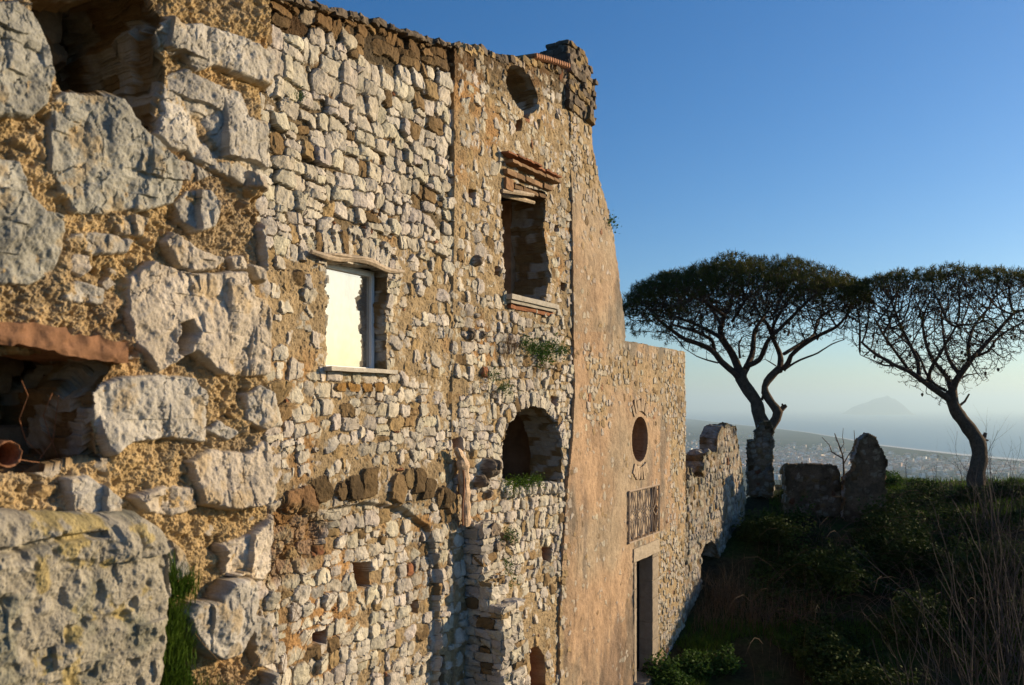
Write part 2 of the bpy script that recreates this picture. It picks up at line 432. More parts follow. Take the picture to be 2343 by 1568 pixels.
top_pts = [(560, -12), (600, -5), (640, 3), (700, 18), (780, 38), (860, 60), (930, 85), (1010, 108), (1035, 112), (1060, 106), (1100, 112), (1130, 128), (1200, 137), (1240, 147), (1290, 163), (1315, 170)]
TP = MP.poly(top_pts)
arch_c = MP.F(800, 1235)                         # relieving arch of dark tuff low on the wall
def zoneM(x, y):
    topy = np.interp(x, [p[0] for p in top_pts], [p[1] for p in top_pts])
    z = dict(n=True, s=0.20, cov=0.97, mix=(0.90, 0.05, 0.005, 0.04), base=0.0, rel=0.014, mort=0.05)
    if x < 1035:
        if y < topy + 95 - (x - 640) * 0.06: z.update(s=0.25, mix=(0.04, 0.90, 0.02, 0.04), mort=0.055, rel=.022, cov=.93)
        elif y < 520:
            z.update(s=0.225, mort=0.055, rel=0.019, mix=(0.84, 0.13, 0.003, 0.03), facet=.4, tilt=.09)
        elif y < 860:
            if x > 905 and y < 650: z.update(s=.2, mort=.035, cov=.93)
            elif x > 900: z.update(s=0.17, mort=0.018, cov=0.72, mix=(0.62, 0.1, 0.03, 0.25))
            elif x < 745 and y > 620: z.update(s=0.17, mort=0.015, cov=0.62, mix=(0.6, 0.2, 0.02, 0.18))
            else: z.update(s=.2, mort=.035)
        elif y < 1045: z.update(s=0.22, mort=0.035, mix=(0.86, 0.08, 0.01, 0.05))
        elif y < 1120 + abs(x - 830) * 0.25: z.update(s=0.19, mort=0.012, cov=0.62, tall=.6, mix=(0.75, 0.08, 0.02, 0.15))
        elif y < 1300: z.update(s=0.19, mort=0.03, cov=.85, mix=(0.74, 0.12, 0.04, 0.1))
        else: z.update(s=0.205, mort=0.032, rel=.016, cov=.93, mix=(0.84, 0.06, 0.01, 0.09))
    else:
        z['base'] = 0.03
        if y < 430: z.update(s=0.17, mort=0.010, rel=.006, cov=0.9, mix=(0.72, 0.10, 0.02, 0.16), base=.032)
        elif y < 720: z.update(s=0.19, mort=0.020, rel=.011, cov=0.92, mix=(0.88, 0.04, 0.005, 0.07), base=.032)
        elif y < 1120: z.update(s=0.20, mort=0.034, rel=.016, cov=.95, mix=(0.86, 0.07, 0.01, 0.06))
        elif y < 1330: z.update(s=0.18, mort=0.036, rel=.018, cov=.95)
        else: z.update(s=0.19, mort=0.02, cov=.55, mix=(0.55, 0.15, 0.03, 0.27))
    if z['mix'][1] < .5: m_ = z['mix']; z['mix'] = (m_[0] + .1, m_[1] * .6, m_[2] * .4, m_[3] * .7)
    if y > 700 or x > 1035: z['rel'] *= .7
    return z

def main_wall():
    root = empty('stone_building', MP.P(13.0, -5.9, -0.3), 'tall ruined rubble stone building with an oval hole, a brick-topped window and a glazed window', 'building')
    rng = random.Random(11)
    us = grid_axis(8.6, 16.95, 0.0105, 0.018)
    vs = grid_axis(-5.95, 5.9, 0.0115, 0.0115)
    fd = Field(us, vs, 0.016, 13.0, 5)
    U, V = fd.U, fd.V; X, Y = MP.G(U, V)
    # arch stones first (they keep their place because the others are only laid outside)
    ring = []
    def arch(cx, cy, rx, ry, a0, a1, n, depth, mixw, base, s_r=0.09, jit=0.03):
        cu, cv = MP.F(cx, cy)
        ue, _ = MP.F(cx + rx, cy); _, ve = MP.F(cx, cy - ry)
        ru, rv = ue - cu, ve - cv
        for k in range(n):
            a = R(a0 + (a1 - a0) * (k + 0.5) / n)
            uu = cu + ru * math.cos(a); vv = cv + rv * math.sin(a)
            nx, ny = math.cos(a) / ru, math.sin(a) / rv; rot = math.atan2(ny, nx)
            seg = math.hypot(ru * math.sin(a), rv * math.cos(a)) * R(abs(a1 - a0)) / n
            uu += math.cos(rot) * depth * .5; vv += math.sin(rot) * depth * .5
            ring.append((uu, vv, depth * 0.5 * rng.uniform(.85, 1.1), seg * 0.5, rot + rng.gauss(0, jit), mixw, base + rng.gauss(0, .012)))
    arch(1216, 1050, 66, 118, 8, 172, 19, 0.24, (0.85, 0.05, 0, 0.1), 0.05)        # over the arched opening
    arch(1222, 1285, 55, 78, 12, 168, 17, 0.24, (0.8, 0.05, 0, 0.15), 0.035)       # blind arch below it
    arch(1193, 222, 36, 56, 30, 165, 12, 0.14, (0.55, 0.05, 0, 0.4), 0.035)        # over the oval
    arch(812, 1010, 215, 415, 66, 114, 16, 0.30, (0.85, 0.08, 0.07, 0.0), 0.005)   # flat relieving arch over the glazed window
    bigarch = len(ring)
    arch(835, 1290, 215, 155, 18, 172, 21, 0.28, (0.0, 0.86, 0.0, 0.14), 0.05, jit=.15)
    for k, (uu, vv, a, b, rot, mixw, base) in enumerate(ring):
        c = pick(rng, *mixw); a *= 1.08; b *= 1.08
        if k >= bigarch:
            c = c * rng.uniform(0.45, 1.0); sc_ = rng.uniform(.75, 1.15); a *= sc_; b *= rng.uniform(.8, 1.35); uu += rng.gauss(0, .03); vv += rng.gauss(0, .04)
            if k - bigarch > 12: c = np.array([.34, .20, .10]) * rng.uniform(.5, 1.1); base -= .02
            if rng.random() < .05: continue
        fd.stone(uu, vv, a, b, rot, rng, c, base, 0.1, 0.25, cut=True)
    # brick of tuff under the glazed window
    for k in range(4):
        x0 = 767 + 29 * k; u0, v0 = MP.F(x0, 897); u1, v1 = MP.F(x0 + 27, 875)
        fd.stone((u0 + u1) / 2, (v0 + v1) / 2, (u1 - u0) / 2, abs(v1 - v0) / 2, 0, rng, np.array([0.31, 0.18, 0.06]) * rng.uniform(.85, 1.1), 0.012, .03, .1)
    taken = fd.e1 < 0.0
    locked = (fd.e1.copy(), fd.e2.copy(), fd.id.copy())
    masonry_sites(fd, MP, 8.6, 16.95, -5.95, 5.95, zoneM, rng)
    # thin terracotta pieces let into the joints
    for (x, y, wpx, rot) in [(835, 523, 50, -.2), (770, 515, 40, -.2), (985, 552, 50, -.1), (722, 583, 50, -.22), (1000, 632, 60, -.05), (950, 612, 30, 0),
                             (1050, 905, 25, 0), (905, 988, 20, 0), (915, 1075, 22, 0), (655, 915, 14, 1.4), (1025, 118, 30, -.3), (1003, 305, 16, -.4), (708, 400, 34, -.3), (990, 400, 20, -.3)]:
        u, v = MP.F(x, y); fd.stone(u, v, wpx / 1944 * u * .55, 0.018, rot, rng, BRK * rng.uniform(.8, 1.1), 0.02, .02, .1, cut=False)
    m = taken
    fd.e2[m] = np.minimum(fd.e2[m], 9); fd.e1[m] = locked[0][m]; fd.e2[m] = locked[1][m]; fd.id[m] = locked[2][m]
    H, C, gap = fd.finish(0.0095, 0.075, 0.005, 26, 9)
    # mortar bed
    zx = np.clip(X, 560, 1320)
    topy = np.interp(X, [p[0] for p in top_pts], [p[1] for p in top_pts])
    deep = sst(1035 - X, -2, 2)
    mdep = np.where(X < 1035, np.interp(Y, [0, 500, 560, 840, 900, 1040, 1070, 1120, 1180, 1600], [.056, .056, .032, .022, .034, .034, .010, .012, .030, .032]),
                    -0.032 + np.interp(Y, [0, 420, 450, 720, 760, 1110, 1150, 1330, 1360, 1600], [.011, .012, .019, .019, .032, .033, .035, .035, .024, .024]))
    left_w = (X < 745) & (Y > 620) & (Y < 850); mdep = np.where(left_w, 0.013, mdep)
    right_w = (X > 900) & (X < 1035) & (Y > 650) & (Y < 860); mdep = np.where(right_w, 0.016, mdep)
    mn = fbm(U * 26, V * 26, 31, 5, 0.6)
    mort = -mdep + 0.016 * mn + 0.010 * fbm(U * 3, V * 3, 77, 3)
    pit = np.clip(vn2(U * 38, V * 38, 41) - 0.25, 0, 1); mort -= pit * 0.05 * sst(fbm(U * 2, V * 2, 42, 3), -.1, .3)
    isS = H > mort
    Wd = np.where(isS, H, mort)
    mc = MORT * np.where((X < 1035) & (Y < 540), .46, .95)[..., None] * (1 + 0.35 * fbm(U * 7, V * 7, 51, 4)[..., None]) * (1 + 0.5 * mn[..., None] * 0.6)  # upper left darker: gap shading worked into the mortar colour
    mc = mc * np.where(Y < topy + 80, 0.46, .95)[..., None]
    rust = np.maximum(sst(fbm(U * 1.3, V * 1.3, 61, 3), 0.12, 0.5), sst(-sdpoly(U, V, MP.poly([(690, 1200), (800, 1160), (930, 1180), (960, 1300), (850, 1370), (700, 1400), (660, 1300)])), -.1, .25) * sst(fbm(U * 2.2, V * 2.2, 66, 4), -.15, .2))[..., None]
    mc = mc * (1 - rust * np.array([-.05, .18, .4]))
    blend = sst(H - mort, 0.0, 0.012)[..., None]
    C = np.where(isS[..., None], C * blend + mc * (1 - blend), mc)
    # weathering: brown wash below the coping, grey lichen on the top right
    wash = sst(70 - (Y - topy) + 30 * fbm(U * 2, V * 2, 71, 3), 0, 60)[..., None]
    C = C * (1 - wash * np.array([.35, .42, .5]))
    gr = sst(fbm(U * .9 + 4, V * .9, 81, 4), 0.05, 0.55)[..., None]; C = C * (1 - .22 * gr)
    # larger shapes of the wall face
    bulge = 0.03 * fbm(U * .7, V * .7, 91, 3)
    Wd = Wd + bulge
    big = sdpoly(U, V, MP.poly([(640, 1600), (640, 1290), (690, 1215), (760, 1165), (835, 1150), (920, 1160), (985, 1205), (1005, 1300), (1005, 1600)]))
    Wd = Wd - 0.09 * sst(-big, -0.02, 0.03)
    brok = sdpoly(U, V, MP.poly([(600, 1160), (680, 1150), (770, 1190), (750, 1260), (690, 1330), (600, 1350)]))
    k = sst(-brok, -0.05, 0.08); rough = fbm(U * 7, V * 7, 101, 5, .6)
    Wd = Wd + k * (0.07 * rough - 0.05)
    C = C * (1 - .75 * k[..., None]) + .75 * k[..., None] * np.where(rough[..., None] > 0.1, OCH * .8, TUFF * np.array([1.0, .8, .6]))
    # quoin joint at x = 1035 : the right half stands 4-5 cm proud already
    holes = [  # dark sockets, (polygon px, depth)
        ([(1069, 433), (1082, 436), (1081, 457), (1068, 452)], .22), ([(1130, 608), (1142, 610), (1141, 635), (1128, 630)], .2),
        ([(1267, 515), (1278, 516), (1276, 533), (1266, 530)], .2), ([(1281, 645), (1291, 647), (1290, 668), (1280, 664)], .2),
        ([(1259, 905), (1276, 908), (1272, 930), (1261, 926)], .2), ([(1240, 1250), (1262, 1252), (1260, 1290), (1243, 1280)], .2),
        ([(824, 1290), (866, 1285), (862, 1345), (826, 1352)], .34), ([(952, 1375), (974, 1372), (972, 1405), (956, 1402)], .25),
        ([(732, 1455), (768, 1440), (764, 1478), (735, 1480)], .25), ([(1175, 275), (1190, 270), (1190, 300), (1178, 300)], .18),
        ([(1035, 1005), (1056, 1000), (1058, 1040), (1040, 1036)], .25), ([(1196, 250), (1210, 255), (1205, 275), (1192, 268)], .12),
        ([(1212, 1485), (1232, 1478), (1246, 1500), (1250, 1600), (1208, 1600)], .30), ([(1008, 1500), (1020, 1500), (1020, 1600), (1008, 1600)], .3)]
    for pts, dep in holes:
        sd = sdpoly(fd.wu, fd.wv, MP.poly(pts)); kk = sst(-sd, 0, 0.03)
        Wd = Wd - dep * kk; C = C * (1 - kk[..., None] * .25)
        C = C * (1 - kk[..., None]) + kk[..., None] * np.array([.36, .17, .08])
    # putlog stones sticking out
    for (x, y, r, o) in [(1085, 598, .075, .12), (1107, 1072, .15, .22), (1074, 765, .09, .09), (1092, 1100, .1, .12), (1112, 1130, .07, .08), (1100, 767, .06, .07)]:
        u, v = MP.F(x, y); d = np.hypot((U - u) / 1.0, V - v) + 0.02 * fbm(U * 20, V * 20, 5, 3)
        kk = np.sqrt(np.clip(1 - (d / r) ** 2.6, 0, 1)); Wd = Wd + o * kk * (1 + .3 * fbm(U * 9, V * 9, 7, 3)); kb = (kk > 0.05)[..., None]
        C = np.where(kb, DARK * 1.5 * (1 + .5 * fbm(U * 15, V * 15, 8, 3)[..., None]), C)
    # plastered strip that stays in the buttress shade, lower right
    # openings
    keep = np.ones(U.shape, bool)
    nw = 0.020
    WU = U + nw * 1.6 * fbm(U * 9, V * 9, 201, 3); WV = V + nw * fbm(U * 9, V * 9, 202, 3)
    blkn = (hsh(np.floor(V / .11), np.floor(U / .4), np.zeros_like(U)) - .5) * 0.05
    keep &= V < np.interp(U, TP[:, 0], TP[:, 1]) + 0.05 * fbm(U * 5, U * 0, 203, 4)
    op = [([(750, 596), (845, 612), (886, 617), (886, 640), (882, 846), (748, 846), (751, 700)], 1.0),
          ([(1143, 433), (1170, 420), (1200, 430), (1240, 440), (1246, 470), (1240, 540), (1251, 590), (1252, 640), (1240, 690), (1155, 683), (1150, 610), (1144, 520)], 1.0),
          ([(1145, 1095), (1147, 1030), (1160, 975), (1185, 942), (1216, 930), (1245, 938), (1268, 965), (1281, 1010), (1286, 1055), (1284, 1105), (1210, 1112)], 1.0)]
    keepf = keep.copy()
    for pts, kx in op: keepf &= ~inpoly(WU + kx * blkn, WV, MP.poly(pts))
    # oval
    eu, ev = MP.F(1192, 207); euR, _ = MP.F(1228, 207)
    keepf &= ~((((WU - eu + 0.1 * (WV - ev)) / (euR - eu)) ** 2 + ((WV - ev) / 0.31) ** 2) < 1)
    kf = keepf[:-1, :-1] & keepf[1:, :-1] & keepf[:-1, 1:] & keepf[1:, 1:]
    Vx, Fx, Cx = solidify(MP, us, vs, Wd, C, kf, 0.6, 11, 0.02, 0.14, 4)
    mesh_obj('rubble_wall', Vx, Fx, M_wall, root, Cx)
    # room behind: shell with floors
    mb = MB(); u0, u1, w0, w1 = 8.65, 16.9, -0.60, -5.2
    for (a, b, c, d, e, f) in [(u0, u1, -5.95, 3.9, w1 - .3, w1), (u0 - .3, u0, -5.95, 3.9, w1, w0), (u1, u1 + .3, -5.95, 3.9, w1, w0)]: mb.pbox(MP, a, b, c, d, e, f)
    for z in (-2.0, 1.0, 3.6): mb.pbox(MP, u0 + .01, u1 - .01, z, z + .25, w1 + .01, w0 - .02)
    mb.pbox(MP, 11.6, 11.8, -5.9, 3.55, w1 + .02, w0 - .03); 
    mb.build('inner_room', M_room, root)
    # splayed plaster return inside the tall window
    mb = MB(); a = MP.P(13.9 + 1.85, 0, 0)
    ur, _ = MP.F(1238, 600); mb.pbox(MP, ur + .10, ur + .35, .9, 3.4, -1.3, -0.61); mb.build('plaster_return', flat_mat('inner_plaster', (0.42, 0.26, 0.15), .95, .5, 5, .004), root)
    # coping slab of the roof edge
    mb = MB(); n = 60; lst = []
    ub = 8.6
    while ub < 13.0:
        ua = ub; ub = ua + rng.uniform(.05, .34)
        za = np.interp(ua, TP[:, 0], TP[:, 1]) + 0.02; zb = np.interp(ub, TP[:, 0], TP[:, 1]) + .02
        rough_block(lst, MP, ua, ub, za - .03 * rng.random(), za + .02 + rng.random() * .035, -0.62, 0.01 + rng.random() * .08, rng, 7, .014, DARK * rng.uniform(.8, 1.6), (zb - za) / (ub - ua), .10)
    build_blocks('roof_coping', lst, M_wall, root)
    lst = []
    for k in range(46):
        ua = 13.0 + 3.6 * rng.random(); za = np.interp(ua, TP[:, 0], TP[:, 1]); s_ = rng.uniform(.04, .13)
        rough_block(lst, MP, ua, ua + s_ * 1.8, za - .06, za + s_ * .4, -.5 + .5 * rng.random(), .02 + .05 * rng.random(), rng, 4, .02, (DARK if rng.random() < .6 else OCH) * rng.uniform(.8, 1.5), 0, .3)
    for k in range(60):
        ua = 8.7 + 4.3 * rng.random(); za = np.interp(ua, TP[:, 0], TP[:, 1]) + .05; s_ = rng.uniform(.03, .08)
        rough_block(lst, MP, ua, ua + s_ * 2, za - .03, za + s_ * .45, -.4 + .4 * rng.random(), .0 + .08 * rng.random(), rng, 3, .015, DARK * rng.uniform(.8, 1.8), 0, .3)
    build_blocks('loose_coping_stones', lst, M_wall, root)
    # terracotta roof tiles at the right end of the eaves
    mb = MB()
    for k in range(15):
        ua = MP.F(1212 + 5.3 * k, 150)[0]; za = np.interp(ua, TP[:, 0], TP[:, 1]) + 0.06
        pts = [MP.P(ua, za + .02, -0.25), MP.P(ua, za, 0.13)]
        mb.tube(pts, [0.045, 0.04], 8)
    mb.pbox(MP, MP.F(1208, 150)[0], MP.F(1290, 150)[0], 5.42, 5.46, -.3, .10, slope=0.0) if False else None
    mb.build('roof_tile_edge', M_brick, root, smooth=True)
    # ---- glazed window
    uL, _ = MP.F(748, 700); uR, _ = MP.F(884, 700)
    vb_, vt_ = .43, 1.56
    gw = -0.20
    fr = MB(); fu0, fu1 = uL - .03, MP.F(876, 700)[0] + .0; t = 0.055
    # frame right edge measured at w=-.2
    fu1 = MP.F(880, 700)[0] + .02
    fr.pbox(MP, fu0, fu0 + t, vb_, vt_ + .05, gw - .03, gw + .03); fr.pbox(MP, fu1 - t, fu1, vb_, vt_ + .05, gw - .03, gw + .03)
    fr.pbox(MP, fu0 + t, fu1 - t, vt_ - .02, vt_ + .05, gw - .028, gw + .028); fr.pbox(MP, fu0 + t, fu1 - t, vb_, vb_ + .03, gw - .028, gw + .028)
    fo = fr.build('window', M_white, root, bevel=.004)
    gl = MB(); gl.pbox(MP, fu0 + t - .004, fu1 - t + .004, vb_ + .026, vt_ - .016, gw - .016, gw - .008); gl.build('pane', M_glass, fo)
    mb = MB(); mb.pbox(MP, fu1 + .002, fu1 + .12, vb_ - .04, vt_ + .12, gw - .35, gw - .02)
    mb.build('plaster_reveal', flat_mat('reveal_plaster', (0.36, 0.31, 0.25), .9, .45, 9, .003), root)
    s0, _ = MP.F(742, 848); s1, _ = MP.F(895, 848)
    lst = []; rough_block(lst, MP, s0, s1, .385, .432, -.34, .10, rng, 9, .003, LIME * 1.05, 0, .02); build_blocks('window_sill', lst, M_wall, root)
    # timber lintel
    p = []; 
    for k in range(15):
        f = k / 14; x = 706 + (918 - 706) * f; y = 574 + 44 * f + 5 * math.sin(f * 9); u, v = MP.F(x, y); p.append((u, v))
    mb = MB(); 
    mb.tube([MP.P(u, v - .012, 0.035 + .02 * math.sin(i * .9)) for i, (u, v) in enumerate(p)], [.012 + .030 * math.sin(math.pi * (i + .8) / 15.6) ** .5 for i in range(15)], 7)
    mb.tube([MP.P(u, v + .012 + .012 * math.sin(i), 0.06 + .015 * math.sin(i * 1.3)) for i, (u, v) in enumerate(p[2:11])], [.008 + .016 * math.sin(math.pi * (i + .5) / 9) for i in range(9)], 6)
    mb.build('timber_lintel', M_beam, root)
    # ---- brick hood over the tall window
    lst = []
    def brk_row(x0, y0, x1, y1, th, w0, w1, n, c=BRK, gap=.02):
        ua, va = MP.F(x0, y0); ub, vb2 = MP.F(x1, y1)
        for k in range(n):
            a = ua + (ub - ua) * k / n; b = ua + (ub - ua) * (k + 1 - gap) / n; v = va + (vb2 - va) * (k + .5) / n
            rough_block(lst, MP, a, b, v - th / 2, v + th / 2, w0, w1 + rng.uniform(-.015, .015), rng, 5, .007, np.array(c) * rng.uniform(.8, 1.2), 0, .08)
    brk_row(1138, 352, 1215, 384, .028, .0, .20, 4, BRK * .8)
    brk_row(1212, 384, 1268, 408, .03, .0, .14, 3, BRK * .95)
    brk_row(1150, 372, 1262, 420, .045, -.02, .17, 6, np.array([.33, .21, .12]))
    brk_row(1146, 394, 1250, 434, .075, -.05, .10, 5, np.array([.30, .19, .11]))
    brk_row(1146, 420, 1163, 428, .17, -.05, .10, 1, np.array([.40, .23, .12]))
    brk_row(1172, 428, 1246, 452, .06, -.25, .04, 4, np.array([.25, .16, .09]))
    build_blocks('brick_hood', lst, M_wall, root)
    mb = MB()
    for (x0, y0, x1, y1, o) in [(1143, 434, 1215, 447, .03), (1160, 440, 1236, 462, -.12)]:
        a = MP.F(x0, y0); b = MP.F(x1, y1); mb.tube([MP.P(a[0], a[1] - .02, o), MP.P((a[0] + b[0]) / 2, (a[1] + b[1]) / 2 - .01, o + .02), MP.P(b[0], b[1], o)], [.035, .04, .03], 7)
    mb.build('broken_lintel_timber', M_beam, root)
    # moulded sill
    s0, _ = MP.F(1152, 690); s1, _ = MP.F(1262, 690); lst = []
    rough_block(lst, MP, s0, s1, 1.585, 1.66, -.3, .14, rng, 9, .003, LIME * .72, 0, .02)
    rough_block(lst, MP, s0 + .05, s1 - .05, 1.535, 1.583, -.2, .10, rng, 9, .003, LIME * .66, 0, .02)
    rough_block(lst, MP, s0 + .1, s1 - .02, 1.47, 1.53, -.2, .055, rng, 9, .012, BRK * .9, 0, .1)
    build_blocks('moulded_sill', lst, M_wall, root)
    # ---- corner turret above the eaves
    PT = Plane(*(MP.P(16.62, 0, .10)[:2]), TH)
    lst = []
    for (a, b, z0, z1, wf, wb) in [(16.45, 17.5, 5.05, 5.45, .10, -.6), (16.5, 17.55, 5.45, 5.85, .08, -.6), (16.52, 17.5, 5.85, 6.12, .04, -.55), (16.7, 17.4, 6.12, 6.28, -.02, -.45)]:
        rough_block(lst, MP, a + .06, b - .06, z0, z1 + .03, wb + .05, wf - .05, rng, 12, .035, DARK * 1.1, 0, .06)
        v = z0
        while v < z1 - .02:
            hh = rng.uniform(.09, .16)
            u = a
            while u < b: 
                l = rng.uniform(.1, .24); rough_block(lst, MP, u, min(u + l, b + .04), v, min(v + hh, z1 + .02), wf - .16, wf + rng.uniform(-.03, .05), rng, 4, .02, (DARK * 1.6 if rng.random() < .6 else OCH * .7) * rng.uniform(.7, 1.3), 0, .25); u += l
            q = wb
            while q < wf - .05:
                l = rng.uniform(.12, .24); rough_block(lst, MP, a - rng.uniform(.0, .05), a + .16, v, min(v + hh, z1 + .02), q, min(q + l, wf), rng, 4, .02, DARK * rng.uniform(.6, 1.5), 0, .25); q += l  # flank blocks darker than the front, shaded side put into their colour
            v += hh
    build_blocks('corner_turret', lst, M_wall, root)
    # ---- buttress of stepped stones with side shade toned into the flank colour
    lst = []
    def tier(u0, u1, z0, z1, wf):
        v = z0; rough_block(lst, MP, u0 + .05, u1 - .04, z0, z1, -.05, wf - .06, rng, 8, .02, OCH * .8, 0, .04)
        while v < z1 - .03:
            hh = rng.uniform(.07, .16); t = (v - z0) / (z1 - z0); o = wf + rng.gauss(0, .02)
            u = u0
            while u < u1 - .05:
                l = rng.uniform(.16, .34); rough_block(lst, MP, u, min(u + l, u1 + .04), v + .006, min(v + hh, z1 + .03), o - .22, o + rng.gauss(0, .015), rng, 6, .022, pick(rng, .88, .07, 0, .05) * .92, 0, .22); u += l + .008
            q = -.02
            while q < o - .12:
                l = rng.uniform(.14, .3); rough_block(lst, MP, u0 - rng.uniform(0, .035), u0 + .2, v + .006, min(v + hh, z1 + .03), q, min(q + l, o - .02), rng, 6, .022, pick(rng, .85, .12, .0, .03) * .8, 0, .22); q += l + .008
            v += hh
    tier(13.28, 13.72, -2.42, -1.62, .30); tier(13.30, 13.78, -2.75, -2.36, .42); tier(13.30, 13.86, -5.95, -2.72, .60)
    for (x, y, r) in [(1085, 1208, .12), (1122, 1232, .12), (1096, 1245, .1)]:
        u, v = MP.F(x, y); rough_block(lst, MP, u - r, u + r, v - r * .7, v + r * .6, .05, .36, rng, 7, .03, DARK * 2.2, 0, .35)
    build_blocks('buttress', lst, M_wall, root)
    # sill stones of the arched opening
    lst = []
    for k in range(9):
        x0 = 1148 + 15 * k; ua, va = MP.F(x0, 1123 + (8 if k < 3 else 0)); l = rng.uniform(.13, .19)
        rough_block(lst, MP, ua, ua + l, va - .05, va + .10 + rng.random() * .05, -.25, .10, rng, 6, .02, LIME * rng.uniform(.85, 1.1), 0, .3)
    build_blocks('arch_sill_stones', lst, M_wall, root)
    return root
main_wall()
# weathered gutter trough hanging on the wall
def gutter():
    mb = MB(); n = 22; p = []
    rng = random.Random(4); V = []; F = []
    sec = 9
    for k in range(n):
        f = k / (n - 1); x = 1034 + 20 * f ** .5; y = 1024 + 178 * f
        u, v = MP.F(x if f > .1 else 1030 + 60 * f, y)
        r = 0.085 * (0.45 + .8 * min(1, f * 5)) * (1.0 - .35 * f) + .012 * math.sin(k * 1.7)
        for q in range(sec):
            a = -2.0 + 4.0 * q / (sec - 1)
            rr = r * (1 + .06 * math.sin(q * 2.1 + k * .8))
            V.append(MP.P(u + rr * math.sin(a), v + .01 * math.sin(q + k), .10 + rr * math.cos(a) * (.9 - .3 * f)))
    for k in range(n - 1):
        for q in range(sec - 1):
            a = k * sec + q; F.append((a, a + sec, a + sec + 1, a + 1))
    o = mesh_obj('weathered_chute', np.array(V), F, M_beam2)
    sm = o.modifiers.new('thick', 'SOLIDIFY'); sm.thickness = .018
    tag(o, 'weathered split pale chute hanging upright on the rubble wall left of the arched opening', 'chute')
    mb = MB(); pts = []
    for k in range(14):
        f = k / 13; u, v = MP.F(1040 + 4 * f, 1075 + 125 * f); pts.append(MP.P(u - .02 + .02 * math.sin(f * 6), v, .15 - .03 * f))
    mb.tube(pts, [.014] * 14, 6); mb.build('inner_rod', M_rust, o)
M_beam2 = flat_mat('bleached_wood', (0.55, 0.40, 0.27), .8, .5, 22, .006)
gutter()

# ================================================================== plastered church front
def plaster_field(pl, us, vs, rng, s=0.17, cov=.5, warp=.02, zone=None, seed=3):
    fd = Field(us, vs, warp, 12, seed)
    v = vs[0]
    while v < vs[-1]:
        u = us[0] - rng.random() * .2; rh = s * rng.uniform(.7, 1.1)
        while u < us[-1]:
            a = s * rng.uniform(.35, .62)
            if rng.random() < cov:
                fd.stone(u + a, v + rng.gauss(0, .03), a * 1.1, rh * rng.uniform(.45, .65), rng.gauss(0, .3), rng, pick(rng, .80, .06, .01, .13), 0, .05, .2)
            u += 2 * a
        v += rh
    return fd

